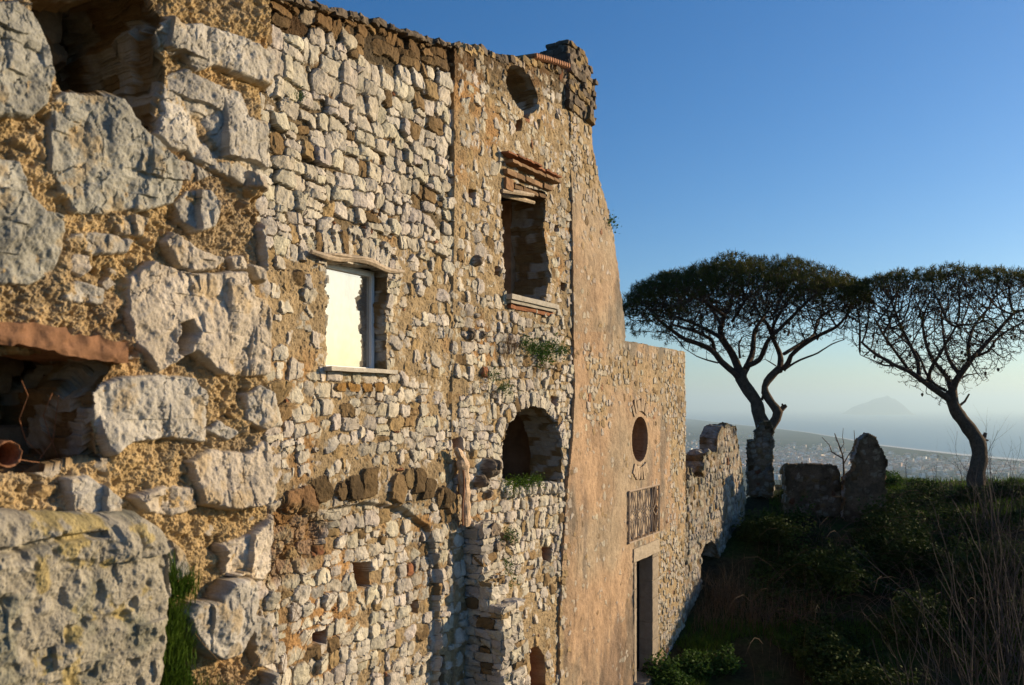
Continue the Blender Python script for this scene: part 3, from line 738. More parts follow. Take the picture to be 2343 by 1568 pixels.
def church():
    root = empty('church_front', MP.P(19.5, -5.9, -.3), 'ochre plastered church front with a round window, a lattice grille and a narrow doorway', 'church')
    rng = random.Random(21)
    us = grid_axis(16.2, 22.99, 0.016, 0.021); vs = grid_axis(-6.2, 5.95, 0.0145, 0.0145)
    fd = plaster_field(MP, us, vs, rng, .145, .95)
    U, V = fd.U, fd.V; X, Y = MP.G(U, V)
    H, C, gap = fd.finish(0.03, 0.05, .005, 20, 33)
    # how far the stones stand out of the plaster (1 = bare rubble, 0 = smooth render)
    bare = np.zeros(U.shape)
    bare = np.maximum(bare, sst(520 - Y + 60 * fbm(U * 1.2, V * 1.2, 5, 3), -60, 160) * .72)
    bare = np.maximum(bare, sst(X - (1500 + (Y - 800) * .02) + 50 * fbm(U * 1.4, V * 1.1, 6, 3), -30, 60) * .62)
    lowr = sst(X - 1488, -4, 10) * sst(Y - 1210, -60, 60); bare = np.maximum(bare, lowr * .9)
    bare = np.maximum(bare, sst(-sdpoly(U, V, MP.poly([(1330, 800), (1420, 790), (1562, 795), (1562, 940), (1500, 960), (1400, 900), (1390, 1000), (1330, 960)])), -.3, .4) * .55)
    bare = np.maximum(bare, sst(1290 - X + 12 * fbm(U * 3, V * 2, 8, 3), -10, 14) * .55)
    bare = np.clip(bare + .17 * fbm(U * 2.2, V * 2.2, 9, 4) + .13, 0, 1)
    ht = (hsh(fd.id, fd.id * 0 + 7) - .5)                       # per stone standing height
    n1 = fbm(U * 17, V * 17, 12, 5, .6); n3 = fbm(U * 2.2, V * 1.6, 13, 4)
    Hs = H + ht * .058
    mort = 0.022 - .05 * bare + (.0065 + .006 * bare) * n1 + .016 * n3 + .008 * fbm(U * 6, V * 4, 55, 3)
    peel = sst(fbm(U * 1.1, V * .8, 14, 4), .06, .16)
    mort = mort - .010 * peel
    isS = Hs > mort
    Wd = np.where(isS, np.minimum(Hs, mort + .006 + .018 * bare), mort)
    PL = np.array([.485, .335, .215]); PG = np.array([.43, .34, .24])
    f = sst(fbm(U * .8, V * .8, 15, 4) - .5 * (Y < 760) + .25, -.25, .45)[..., None]
    pc = PG * (1 - f) + PL * f
    pc = pc * (1 + .30 * fbm(U * 5, V * 3.5, 16, 4)[..., None] + .18 * n1[..., None])
    pc = pc * (1 - .14 * peel[..., None])
    grey = sst(fbm(U * 1.5, V * .5, 18, 4) + .25 * sst(880 - Y, 0, 100) * (X > 1425), .15, .5)[..., None]
    pc = pc * (1 - grey * np.array([.45, .38, .28]))
    dark_streak = sst(fbm(U * 2.4, V * .7, 19, 4) + .35 * sst(Y - 1380, 0, 120), .25, .6)[..., None]  # darker streaks, denser towards the foot of the wall
    pc = pc * (1 - dark_streak * np.array([.38, .36, .30]))
    mr = sst(bare, .45, .8)[..., None]; pc = pc * (1 - mr) + mr * MORT * (1 + .4 * n1[..., None])
    bl = sst(Hs - mort, 0, .014)[..., None] * .8
    C = np.where(isS[..., None], C * bl * .95 + pc * (1 - bl), pc)
    # straight joint against the rubble building
    seam = MP.poly([(1290, 100), (1300, 300), (1303, 600), (1306, 900), (1302, 1000), (1292, 1107), (1277, 1361), (1270, 1568), (1268, 1640)])
    su = np.interp(-V, -seam[:, 1], seam[:, 0]) + .012 * fbm(V * 6, V * 0, 22, 3)
    Wd = Wd + .055
    right = MP.poly([(1335, 172), (1340, 180), (1337, 230), (1349, 300), (1353, 345), (1364, 400), (1385, 480), (1396, 540), (1402, 600), (1412, 660), (1419, 720), (1421, 776)])
    ru = np.interp(-V, -right[:, 1], right[:, 0]) + .10 * fbm(V * 3.5, V * 0, 24, 4) + .05 * (hsh(np.floor(V / .17), V * 0) - .5)
    ztop = MP.F(1490, 791)[1] + .015 * fbm(U * 4, U * 0, 25, 3)
    keep = (U > su) & ((V < ztop) | (U < ru))
    topr = MP.F(1315, 172)[1] + .1
    keep &= V < topr
    # openings
    ou, ov = MP.F(1456, 1005); ring = np.hypot(U - ou, V - ov)
    rr = .455; keepf = keep & ~(ring < rr)
    m = (ring < rr + .1)[..., None]; C = np.where(m, C * .4 + .6 * np.array([.50, .37, .25]), C); Wd = np.where(ring < rr + .08, .075 + .002 * n1, Wd)
    gr = MP.poly([(1429, 1133), (1496, 1111), (1496, 1203), (1433, 1238)])
    keepf &= ~inpoly(U, V, np.array([[gr[:, 0].min(), gr[:, 1].min()], [gr[:, 0].max(), gr[:, 1].min()], [gr[:, 0].max(), gr[:, 1].max()], [gr[:, 0].min(), gr[:, 1].max()]]))
    d0 = MP.F(1447, 1284)[0]; d1 = MP.F(1484, 1275)[0]; dt = MP.F(1447, 1284)[1]
    keepf &= ~((U > d0) & (U < d1) & (V < dt) & (V > -5.58))
    kf = keepf[:-1, :-1] & keepf[1:, :-1] & keepf[:-1, 1:] & keepf[1:, 1:]
    Vx, Fx, Cx = solidify(MP, us, vs, Wd, C, kf, .6, 8, .006, .16, 14, jcol=(.40, .26, .16))
    mesh_obj('plastered_wall', Vx, Fx, M_wall, root, Cx)
    # radial stones round the oculus, above and below
    lst = []
    for a in list(np.linspace(58, 122, 8)) + list(np.linspace(238, 302, 8)):
        r0 = rr + .12; a = R(a + rng.uniform(-2, 2)); l = rng.uniform(.20, .30)
        cu, cv = ou + math.cos(a) * (r0 + l / 2), ov + math.sin(a) * (r0 + l / 2)
        tmp = []; rough_block(tmp, Plane(0, 0, math.pi / 2), -l / 2, l / 2, -.046, .046, 0, .03, rng, 8, .006, np.array([.50, .39, .28]), 0, .2)
        q = tmp[0][0]; x, z, wv = q[:, 0], q[:, 2], -q[:, 1]
        P = MP.P(cu + x * math.cos(a) - z * math.sin(a), cv + x * math.sin(a) + z * math.cos(a), .066 + wv)
        lst.append((P, tmp[0][1] + 0, tmp[0][2]))
    for part in (lst[:8], lst[8:]):
        off = 0; L2 = []
        for P, F, c in part: L2.append((P, F + off, c)); off += len(P)
        build_blocks('oculus_voussoirs', L2, M_wall, root)
    # dim interior
    mb = MB(); u0, u1, w0, w1 = 17.0, 22.9, -.58, -5
    for (a, b, c, d, e, f_) in [(u0, u1, -5.95, 1.2, w1 - .3, w1), (u0 - .3, u0, -5.95, 1.2, w1, w0), (u1 - .3, u1, -5.95, 1.2, w1, w0), (u0, u1, 1.0, 1.2, w1, w0), (u0, u1, -5.95, -5.7, w1, w0)]: mb.pbox(MP, a, b, c, d, e, f_)
    mb.build('inner_room', M_room, root)
    # doorway: surround, leaf, threshold
    lst = []
    jb = MP.F(1497, 1400)[0]
    v = -5.62
    while v < dt - .02:
        h = min(rng.uniform(.32, .55), dt - v); rough_block(lst, MP, d1, jb + rng.uniform(-.02, .03), v, v + h - .008, -.30, .085, rng, 8, .004, np.array([.38, .32, .25]), 0, .03)
        rough_block(lst, MP, d0 - .12, d0 + .0, v, v + h - .008, -.35, .085, rng, 8, .004, np.array([.42, .35, .27]), 0, .03); v += h
    rough_block(lst, MP, d0 - .17, jb + .06, dt, dt + .27, -.4, .095, rng, 12, .005, np.array([.47, .40, .31]), 0, .03)
    rough_block(lst, MP, d0 - .1, jb + .05, -5.72, -5.58, -.5, .25, rng, 10, .006, np.array([.34, .28, .2]), 0, .05)
    build_blocks('door_surround', lst, M_wall, root)
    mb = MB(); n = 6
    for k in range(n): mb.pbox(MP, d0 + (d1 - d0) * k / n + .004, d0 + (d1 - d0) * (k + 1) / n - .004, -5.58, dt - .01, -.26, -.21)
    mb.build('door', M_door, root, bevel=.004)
    # window grille
    U0, U1, V0, V1 = gr[:, 0].min() - .03, gr[:, 0].max() + .03, gr[:, 1].min() - .02, gr[:, 1].max() + .02
    mb = MB(); W0 = .10
    def seg(a, b, r=.014, w=W0): mb.tube([MP.P(a[0], a[1], w), MP.P((a[0] + b[0]) / 2 + .008, (a[1] + b[1]) / 2, w), MP.P(b[0], b[1], w)], r, 5)
    for a, b in (((U0, V0), (U1, V0)), ((U1, V0), (U1, V1)), ((U1, V1), (U0, V1)), ((U0, V1), (U0, V0))): seg(a, b, .022)
    W_, H_ = U1 - U0, V1 - V0; uc, vc = (U0 + U1) / 2, (V0 + V1) / 2
    nx = 4
    for k in range(nx):
        a = U0 + W_ * k / nx; b = U0 + W_ * (k + 1) / nx; mid = (a + b) / 2
        for (p, q) in (((a, vc), (mid, V1)), ((mid, V1), (b, vc)), ((b, vc), (mid, V0)), ((mid, V0), (a, vc)), ((mid, V0), (mid, vc - .12)), ((mid, V1), (mid, vc + .12)),
                       ((mid, vc + .12), (a + .05, vc)), ((mid, vc + .12), (b - .05, vc)), ((mid, vc - .12), (a + .05, vc)), ((mid, vc - .12), (b - .05, vc))): seg(p, q, .012)
        if k: seg((a, V0), (a, V1), .013, W0 + .01)
    mb.build('window_grille', M_iron, root)
    for u_ in (U0, U1):
        for v_ in (V0 + .1, V1 - .1):
            mb = MB(); mb.tube([MP.P(u_, v_, .0), MP.P(u_, v_, W0)], .012, 5); mb.build('grille_bracket', M_iron, root)
    mb = MB(); mb.pbox(MP, U0 - .05, U1 + .05, V0 - .2, V1 + .2, -.36, -.045); mb.build('board_behind_grille', flat_mat('pale_board', (.42, .34, .26), .9, .5, 6, .002), root)
church()

# ================================================================== ruined walls beyond
def ruin(name, pl, outline, u0, u1, v0, v1, du, label, cat, thick=.5, plaster=.5, s=.2, seed=1, off=0.0, holes=(), ptone=(.42, .32, .22), group=None, tier=None, dim=.9):
    rng = random.Random(seed)
    us = grid_axis(u0, u1, du, du); vs = grid_axis(v0, v1, du, du)
    fd = plaster_field(pl, us, vs, rng, s, .95, seed=seed)
    U, V = fd.U, fd.V; H, C, gap = fd.finish(.03, .05, .006, 16, seed + 3)
    bare = np.clip(plaster + .5 * fbm(U * 1.3, V * 1.1, seed + 4, 4), 0, 1)
    n1 = fbm(U * 14, V * 14, seed + 5, 4, .6)
    ht = hsh(fd.id, fd.id * 0 + 9) - .5; Hs = H + ht * .05
    mort = .02 - .06 * bare + .01 * n1
    isS = Hs > mort; Wd = np.where(isS, Hs, mort) + off
    pc = np.array(ptone) * (1 + .35 * fbm(U * 2, V * 2, seed + 6, 4)[..., None] + .25 * n1[..., None])
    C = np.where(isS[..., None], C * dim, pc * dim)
    moss = sst(fbm(U * 2.5, V * 2.5, seed + 8, 4) + .2, .2, .5)[..., None]
    P = pl.poly(outline); topd = sdpoly(U, V, P)
    C = C * (1 - .35 * moss); ed = sst(.25 + topd, 0, .3)[..., None]; C = C * (1 - ed) + ed * C * np.array([.6, .62, .5])
    jag = .05 * fbm(U * 5, V * 5, seed + 7, 4) + .05 * (hsh(np.floor(U / .22), np.floor(V / .15), U * 0 + seed) - .5)
    keep = sdpoly(U + jag, V + jag * .6, P) < 0
    for h in holes: keep &= ~inpoly(U + jag * .4, V, pl.poly(h))
    kf = keep[:-1, :-1] & keep[1:, :-1] & keep[:-1, 1:] & keep[1:, 1:]
    Vx, Fx, Cx = solidify(pl, us, vs, Wd, C, kf, thick, 6, .05, .17, seed + 2)
    # back face
    o = mesh_obj(name, Vx, Fx, M_ruin, None, Cx)
    return tag(o, label, cat, group), (Vx, pl)

ruin('broken_wall', MP, [(1550, 1600), (1574, 1060), (1590, 1086), (1608, 1092), (1611, 1040), (1622, 1030), (1640, 1036), (1641, 1000), (1652, 975), (1668, 969), (1684, 976), (1690, 1010), (1698, 1070), (1706, 1140), (1704, 1400)],
     22.9, 29.4, -6.3, -.2, .026, 'long broken rubble wall with stepped top continuing from the church front', 'wall', .5, .78, .2, 31, 0.0,
     holes=[[(1606, 1340), (1606, 1270), (1616, 1245), (1628, 1238), (1640, 1250), (1648, 1290), (1650, 1340)]], ptone=(.40, .32, .24))
CR = TH + math.radians(90)      # walls that run across, facing the camera
def cross_plane(x, Y, turn=0):
    X = (x - CX) / FP * Y
    return Plane(X, Y, CR + math.radians(turn))
cp = cross_plane(1710, 27.0, -14)
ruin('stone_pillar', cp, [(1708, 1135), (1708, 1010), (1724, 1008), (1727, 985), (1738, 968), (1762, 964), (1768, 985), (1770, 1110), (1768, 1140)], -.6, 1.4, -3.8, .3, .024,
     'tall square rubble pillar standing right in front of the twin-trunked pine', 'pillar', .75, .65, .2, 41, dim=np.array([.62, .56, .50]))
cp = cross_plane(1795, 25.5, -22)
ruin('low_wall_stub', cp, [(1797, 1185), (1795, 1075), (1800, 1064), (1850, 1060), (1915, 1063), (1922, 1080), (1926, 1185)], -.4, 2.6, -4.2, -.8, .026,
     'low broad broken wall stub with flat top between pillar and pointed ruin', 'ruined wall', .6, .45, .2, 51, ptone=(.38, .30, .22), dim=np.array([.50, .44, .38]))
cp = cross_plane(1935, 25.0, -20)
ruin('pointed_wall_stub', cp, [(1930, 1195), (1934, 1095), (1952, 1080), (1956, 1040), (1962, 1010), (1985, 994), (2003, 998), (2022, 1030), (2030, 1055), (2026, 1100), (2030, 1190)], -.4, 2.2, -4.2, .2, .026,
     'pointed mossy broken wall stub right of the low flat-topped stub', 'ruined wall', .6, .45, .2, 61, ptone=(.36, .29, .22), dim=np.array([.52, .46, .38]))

# ================================================================== close wall on the left
M_core = flat_mat('cavity_rubble', (.15, .11, .07), .95, .6, 9, .03)  # darkened stone, cavity shade included in its colour
def close_wall():
    root = empty('close_rubble_wall', FW.P(2.8, -5.9, -.3), 'close rough wall of big grey limestone blocks in crumbly golden mortar at the left', 'wall')
    rng = random.Random(5)
    us = np.concatenate([grid_axis(1.75, 2.25, .012, .006)[:-1], grid_axis(2.25, 3.52, .0030, .0038)])
    vs = np.concatenate([grid_axis(-6.0, -1.25, .12, .02)[:-1], grid_axis(-1.25, 1.62, .0032, .0032)])
    fd = Field(us, vs, .0045, 38, 3); fd.fac = .0
    U, V = fd.U, fd.V; X, Y = FW.G(np.clip(U, 2.2, 9), V)
    G = np.array([.46, .44, .40]); G2 = np.array([.53, .475, .40]); G3 = np.array([.33, .33, .30])
    big = [
        ([(-60, 20), (30, 5), (70, 30), (100, 90), (108, 170), (100, 235), (60, 262), (-60, 262)], G3 * .95, .03),
        ([(112, 240), (135, 215), (205, 222), (262, 232), (300, 290), (345, 335), (395, 375), (408, 420), (385, 465), (330, 478), (240, 490), (170, 488), (140, 430), (110, 390)], G3, .035),
        ([(345, 72), (375, 45), (400, 62), (450, 62), (510, 80), (575, 110), (622, 135), (624, 200), (590, 190), (540, 170), (480, 150), (440, 160), (410, 120), (370, 125)], G, .03),
        ([(372, 180), (420, 165), (470, 190), (540, 215), (556, 270), (612, 285), (622, 380), (600, 440), (555, 425), (520, 405), (460, 375), (420, 345), (380, 340), (352, 310), (372, 260)], G, .035),
        ([(-60, 360), (30, 375), (48, 440), (90, 490), (130, 500), (138, 560), (120, 620), (60, 650), (-60, 640)], G3, .03),
        ([(400, 470), (425, 440), (465, 440), (480, 470), (470, 520), (440, 530), (410, 505)], G * .9, .03),
        ([(375, 555), (390, 538), (425, 560), (450, 580), (498, 595), (480, 615), (430, 625), (400, 605)], G2, .035),
        ([(155, 550), (190, 538), (250, 542), (300, 555), (290, 578), (210, 582), (160, 575)], G * .95, .02),
        ([(260, 500), (300, 490), (330, 505), (320, 540), (280, 540)], G * .9, .01),
        ([(162, 600), (180, 580), (202, 590), (205, 615), (185, 632), (165, 622)], G2 * 1.2, .02),
        ([(125, 655), (180, 648), (230, 665), (228, 695), (170, 688), (135, 680)], G, .02),
        ([(295, 640), (345, 605), (400, 620), (480, 632), (545, 625), (560, 680), (600, 690), (622, 730), (620, 850), (560, 860), (490, 850), (425, 800), (360, 850), (310, 790), (290, 720)], G2, .035),
        ([(200, 905), (270, 870), (360, 862), (430, 870), (462, 905), (468, 960), (460, 1010), (380, 1000), (290, 1010), (250, 1040), (215, 960)], G, .03),
        ([(560, 905), (590, 885), (632, 905), (638, 965), (600, 980), (565, 960)], G * .95, .03),
        ([(430, 1060), (480, 1030), (560, 1040), (600, 1010), (628, 1040), (628, 1120), (600, 1150), (530, 1160), (450, 1150)], G2, .03),
        ([(300, 1140), (360, 1118), (425, 1120), (440, 1160), (380, 1180), (330, 1170)], G2, .025),
        ([(500, 1250), (560, 1230), (620, 1180), (625, 1310), (590, 1325), (510, 1310)], G2, .025),
        ([(332, 1235), (365, 1228), (400, 1260), (410, 1310), (360, 1330), (338, 1300)], G * .7, .03),
        ([(150, 1100), (200, 1095), (260, 1150), (250, 1180), (160, 1180)], G, .03),
        ([(477, 985), (500, 965), (540, 990), (520, 1005)], G, .01),
        ([(395, 1400), (420, 1380), (470, 1375), (500, 1330), (550, 1320), (560, 1380), (550, 1430), (510, 1490), (480, 1500), (430, 1470)], G * .9, .09),
        ([(520, 595), (545, 590), (555, 615), (530, 618)], G2, .01), ([(560, 610), (590, 620), (605, 645), (580, 640)], G2, .01),
        ([(590, 530), (615, 500), (622, 610), (600, 620)], G, .01), ([(390, 368), (440, 375), (480, 400), (440, 415), (410, 405)], G * .85, .0),
        ([(560, 1400), (620, 1430), (625, 1510), (580, 1520)], G * .9, .04), ([(600, 1540), (690, 1520), (700, 1620), (590, 1620)], G * .8, .09),
    ]
    for pts, c, b in big:
        P = FW.poly(pts); fd.poly(P, rng, c * rng.uniform(1.0, 1.12), b * .6 - .002, .05, .10, .09, .009)
    lock = fd.e1 < .004; sv = (fd.e1.copy(), fd.e2.copy(), fd.id.copy())
    # smaller stones and chips in the mortar
    for k in range(900):
        u = rng.uniform(1.9, 3.5); v = rng.uniform(-1.25, 1.6); s = rng.choice((.012, .016, .02, .03, .045))
        j = min(max(np.searchsorted(vs, v), 0), len(vs) - 1); i = min(max(np.searchsorted(us, u), 0), len(us) - 1)
        if fd.e1[j, i] < s * .7: continue
        fd.stone(u, v, s * rng.uniform(.8, 1.5), s * rng.uniform(.5, .9), rng.uniform(-.7, .7), rng, (G2 if rng.random() < .5 else OCH * 1.1) * rng.uniform(.8, 1.1), .002 - .02 * rng.random(), .2, .5)
    m = lock
    fd.e1[m] = sv[0][m]; fd.e2[m] = sv[1][m]; fd.id[m] = sv[2][m]
    H, C, gap = fd.finish(.010, .06, .0032, 60, 19)
    isbig = lock
    # fractured faces of the big limestones
    rid = fbm(U * 13, V * 7, 23, 4, .55); flake = np.abs(vn2(U * 17 + 2 * rid, V * 9, 24)) + .5 * np.abs(vn2(U * 37 + rid, V * 19, 25)); pits = np.clip(vn2(U * 30, V * 22, 26) - .26, 0, 1)
    fc = .5 * facets(U + .02 * rid, V * .8 + .015 * rid, .11, 61, .30) + .6 * facets(U * 1.1 + .012 * rid, V * .9, .035, 62, .26)
    crease = sst(.045 - np.abs(vn2(U * 15 + 2 * rid, V * 7, 24)), 0, .04)
    H = H + np.where(isbig, .010 * rid + fc - .008 - .006 * crease - .03 * pits, 0)
    vein = sst(.04 - np.abs(vn2(U * 6 + .6 * rid, V * 6, 27)), 0, .03) * isbig
    C = C * (1 + .22 * fbm(U * 9, V * 9, 28, 4)[..., None]); C = C + (.07 * vein)[..., None]
    och = (sst(fbm(U * 11, V * 11, 29, 5, .6), .18, .5) * isbig)[..., None]; C = C * (1 - .5 * och) + .5 * och * np.array([.50, .36, .17])
    n1 = fbm(U * 26, V * 26, 31, 6, .62); n2 = fbm(U * 6, V * 6, 32, 4)
    pit = np.clip(vn2(U * 55, V * 55, 33) - .18, 0, 1) + np.clip(vn2(U * 24, V * 24, 34) - .22, 0, 1)
    mort = -.006 + .026 * n1 + .026 * n2 - .065 * pit * sst(fbm(U * 9, V * 9, 37, 3), -.25, .25) + .006 * fbm(U * 110, V * 110, 38, 2)
    MC = np.array([.50, .37, .195]) * (1 + .35 * fbm(U * 12, V * 12, 35, 4)[..., None] + .35 * n1[..., None])
    MC = MC * (1 - .25 * sst(fbm(U * 4, V * 4, 36, 3), .1, .4)[..., None] * np.array([0, .3, .5]))
    wsh = sst(fbm(U * 5 + 3, V * 5, 39, 5), -.05, .4)[..., None]; MC = MC * (1 - .6 * wsh) + .6 * wsh * np.array([.36, .29, .20]) * (1 + .3 * n1[..., None])
    isS = H > mort
    Wd = np.where(isS, H, mort); bl = sst(H - mort, 0, .006)[..., None]
    C = np.where(isS[..., None], C * bl + MC * (1 - bl), MC)
    # brown lump
    for (x, y, r, o) in [(575, 425, .045, .045), (330, 288, .021, .03), (610, 500, .05, .02), (500, 480, .05, .015), (240, 770, .03, .02)]:
        u, v = FW.F(x, y); d = np.hypot(U - u, V - v) + .012 * fbm(U * 30, V * 30, 5, 3); kk = np.sqrt(np.clip(1 - (d / r) ** 2, 0, 1))
        Wd = Wd + o * kk; C = np.where((kk > .1)[..., None], C * .6 + .4 * np.array([.36, .24, .12]), C)
    # cavities: the shade inside is put into a dark colour
    cav = []
    for pts, dep in [([(95, -30), (340, -30), (372, 40), (345, 72), (372, 130), (378, 175), (352, 300), (330, 310), (262, 232), (205, 222), (135, 212), (118, 150), (108, 90), (75, 30), (60, -30)], .48),
                     ([(395, 740), (430, 730), (438, 760), (425, 790), (410, 825), (392, 815)], .12),
                     ([(-120, 800), (120, 800), (235, 812), (262, 830), (240, 880), (203, 905), (215, 960), (235, 1060), (120, 1085), (-120, 1080)], .36),
                     ([(345, 1340), (390, 1400), (430, 1480), (440, 1560), (500, 1620), (330, 1620), (335, 1450)], .10),
                     ([(620, 1140), (660, 1140), (660, 1300), (625, 1300)], .0)]:
        if dep > .3: cav.append(pts); continue
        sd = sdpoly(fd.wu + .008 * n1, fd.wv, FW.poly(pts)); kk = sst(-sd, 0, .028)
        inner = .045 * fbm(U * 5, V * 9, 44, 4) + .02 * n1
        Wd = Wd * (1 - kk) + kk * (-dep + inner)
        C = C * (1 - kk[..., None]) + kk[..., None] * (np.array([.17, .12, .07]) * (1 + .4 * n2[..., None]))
    # ledge: lower block zone comes forward towards the bottom
    Wd = Wd + .03 * sst(Y, 1100, 1500) * sst(600 - X, 0, 300)
    edge = FW.poly([(634, -40), (632, 0), (628, 100), (626, 200), (614, 215), (620, 300), (617, 400), (612, 430), (606, 500), (612, 600), (617, 700), (621, 850), (636, 900), (641, 960), (614, 1000), (626, 1030), (626, 1180), (622, 1300), (596, 1335), (616, 1400), (626, 1480), (622, 1568), (640, 1700)])
    eu = np.interp(-V, -edge[:, 1], edge[:, 0]) + .006 * fbm(V * 30, V * 0, 46, 4)
    keep = U < eu
    Wd = Wd - .05 * sst(U - eu + .05, 0, .055) ** 2
    for hp in cav: keep &= ~(sdpoly(fd.wu + .010 * n1, fd.wv + .01 * n2, FW.poly(hp)) < -.004)
    kf = keep[:-1, :-1] & keep[1:, :-1] & keep[:-1, 1:] & keep[1:, 1:]
    Vx, Fx, Cx = solidify(FW, us, vs, Wd, C, kf, .5, 16, .017, .07, 45)
    mesh_obj('rubble_masonry_face', Vx, Fx, M_fg, root, Cx)
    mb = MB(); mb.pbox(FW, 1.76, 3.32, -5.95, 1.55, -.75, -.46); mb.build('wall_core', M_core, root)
    lst = []
    for k in range(46):
        x, y = (rng.uniform(60, 380), rng.uniform(-60, 300)) if k % 2 else (rng.uniform(-90, 250), rng.uniform(800, 1080))
        ua, va = FW.F(x, y); s_ = rng.uniform(.05, .12); q = rng.uniform(-.46, -.30)
        rough_block(lst, FW, ua - s_ - .12, ua + s_ - .12, va - s_ * .55, va + s_ * .55, q - .1, q, rng, 8, .014, np.array([.26, .21, .15]) * rng.uniform(.6, 1.2), 0, .3)  # blocks coloured dark to carry the shade of the cavity
    build_blocks('cavity_rubble', lst, M_fg, root)
    # terracotta slab spanning the lower cavity
    lst = []
    for (xa, xb, y) in [(-60, 130, 752), (110, 278, 780)]:
        ua, va = FW.F(xa, y); ub, _ = FW.F(xb, y)
        rough_block(lst, FW, ua, ub, va - .030, va + .034, -.30, .035, rng, 44, .012, np.array([.30, .16, .09]), -.06, .06)
    build_blocks('terracotta_slab', lst, M_fg, root)
    # lichen-covered boulder at the bottom left, its own relief
    n = 150
    bp = FW.poly([(-160, 1165), (60, 1160), (180, 1170), (270, 1165), (315, 1200), (333, 1260), (334, 1340), (325, 1450), (318, 1540), (300, 1640), (180, 1700), (-160, 1700)])
    us2 = grid_axis(bp[:, 0].min() - .02, bp[:, 0].max() + .02, .0034, .0034); vs2 = grid_axis(bp[:, 1].min() - .02, bp[:, 1].max() + .02, .0034, .0034)
    U2, V2 = np.meshgrid(us2, vs2)
    wu = U2 + .008 * fbm(U2 * 16, V2 * 16, 51, 4); wv = V2 + .008 * fbm(U2 * 16, V2 * 16, 52, 4)
    e = -sdpoly(wu, wv, bp); k = np.clip(e / .07, 0, 1); prof = np.sqrt(k * (2 - k))
    n1 = fbm(U2 * 28, V2 * 28, 53, 6, .6); pit = np.clip(vn2(U2 * 40, V2 * 30, 54) - .2, 0, 1) + np.clip(vn2(U2 * 18, V2 * 14, 55) - .28, 0, 1)
    crack = sst(.012 - np.abs(V2 - FW.F(100, 1222)[1] + .012 * fbm(U2 * 9, U2 * 0, 56, 3)), 0, .008) * (U2 < FW.F(170, 1222)[0])
    W2 = .03 + .11 * prof + .014 * n1 + .6 * facets(U2, V2, .06, 71, .3) + .02 * fbm(U2 * 5, V2 * 5, 57, 3) - .07 * pit * prof - .03 * crack
    base = np.array([.37, .345, .285]) * (1 + .35 * n1[..., None])
    lich = sst(fbm(U2 * 14, V2 * 14, 58, 5, .6) - .10 + .25 * sst(V2, FW.F(100, 1330)[1], FW.F(100, 1180)[1]), .22, .42)[..., None]
    C2 = base * (1 - .55 * lich) + .55 * lich * np.array([.48, .36, .08])
    gr = sst(fbm(U2 * 8, V2 * 8, 59, 4), .0, .4)[..., None]; C2 = C2 * (1 - gr * np.array([.26, .22, .26]))
    kk = e > 0; kf = kk[:-1, :-1] & kk[1:, :-1] & kk[:-1, 1:] & kk[1:, 1:]
    Vx, Fx, Cx = solidify(FW, us2, vs2, W2, C2, kf, .20, 8, .008, .05, 60, jcol=(.36, .33, .27))
    mesh_obj('lichened_block', Vx, Fx, M_fg, root, Cx)
    # rusty pipe end and wires in the cavity
    u, v = FW.F(26, 1040); mb = MB(); N = 28; r0, r1 = .036, .029
    ring = []
    for (rad, w) in ((r1, -.30), (r1, -.02), (r0 - .003, -.008), (r0, -.02), (r0, -.30)):
        ring.append([FW.P(u + rad * math.cos(2 * math.pi * q / N), v + rad * math.sin(2 * math.pi * q / N), w + .004 * math.sin(q * 2.3)) for q in range(N)])
    V_ = [p for r in ring for p in r]; F_ = []
    for a in range(4):
        for q in range(N): F_.append((a * N + q, a * N + (q + 1) % N, (a + 1) * N + (q + 1) % N, (a + 1) * N + q))
    mesh_obj('rusty_pipe', np.array(V_), F_, M_rust, root, smooth=True)
    mb = MB()
    for (pts) in ([(80, 870), (105, 905), (95, 960), (120, 1010), (170, 1050)], [(165, 905), (168, 960), (172, 1010), (150, 1055)], [(150, 900), (140, 950), (165, 1000), (190, 1040), (205, 1055)], [(60, 1050), (110, 1058), (150, 1062), (190, 1066)]):
        mb.tube([FW.P(*FW.F(x, y), -.06 - .02 * i) for i, (x, y) in enumerate(pts)], .0012, 4)
    mb.build('wire', M_rust, root)
close_wall()

# ================================================================== terrain, plain, sea, air
def ground_z(x, y):
    x = np.asarray(x, float); y = np.asarray(y, float)
    z = np.interp(y, [-60, 17.0, 18.5, 20, 22, 24.3, 27, 31, 34, 38, 60, 130, 900, 1200], [-6.4, -5.95, -5.75, -5.2, -4.45, -3.55, -2.95, -2.72, -2.9, -4.2, -15, -55, -299, -310])
    z = z + sst(x, 9, 20) * sst(y, 10, 22) * (1 - sst(y, 26, 40)) * 0.1 - .15 * sst(y, 25, 27) * sst(x, 8, 11)
    behind = sst(.555 * y - 7.6 - x, 0, 1.0) * (y < 40) * (y > -20); z = np.where((behind > 0) & (y < 40), np.minimum(z, -6.3 * behind + z * (1 - behind)), z)
    z = z + .13 * fbm(x * .5, y * .5, 301, 4) * (y < 45)
    return z
def ground_mat():
    m, nt, p = new_mat('earth_and_turf'); geo = nt.nodes.new('ShaderNodeNewGeometry'); v = geo.outputs['Position']
    n1 = noise(nt, .7, 6, .6, v); n2 = noise(nt, 9, 8, .7, v)
    r1 = ramp(nt, n1.outputs[0], [(.35, (.035, .030, .016)), (.5, (.05, .045, .02)), (.62, (.035, .055, .014))]); r2 = ramp(nt, n2.outputs[0], [(.3, (.45,) * 3), (.7, (1.2,) * 3)])
    c = mixc(nt, 'MULTIPLY', 1, r1.outputs[0], r2.outputs[0]); nt.links.new(c, p.inputs['Base Color']); p.inputs['Roughness'].default_value = 1; p.inputs['Specular IOR Level'].default_value = .05
    bump(nt, p, [(n2.outputs[0], .05, 1)]); return m
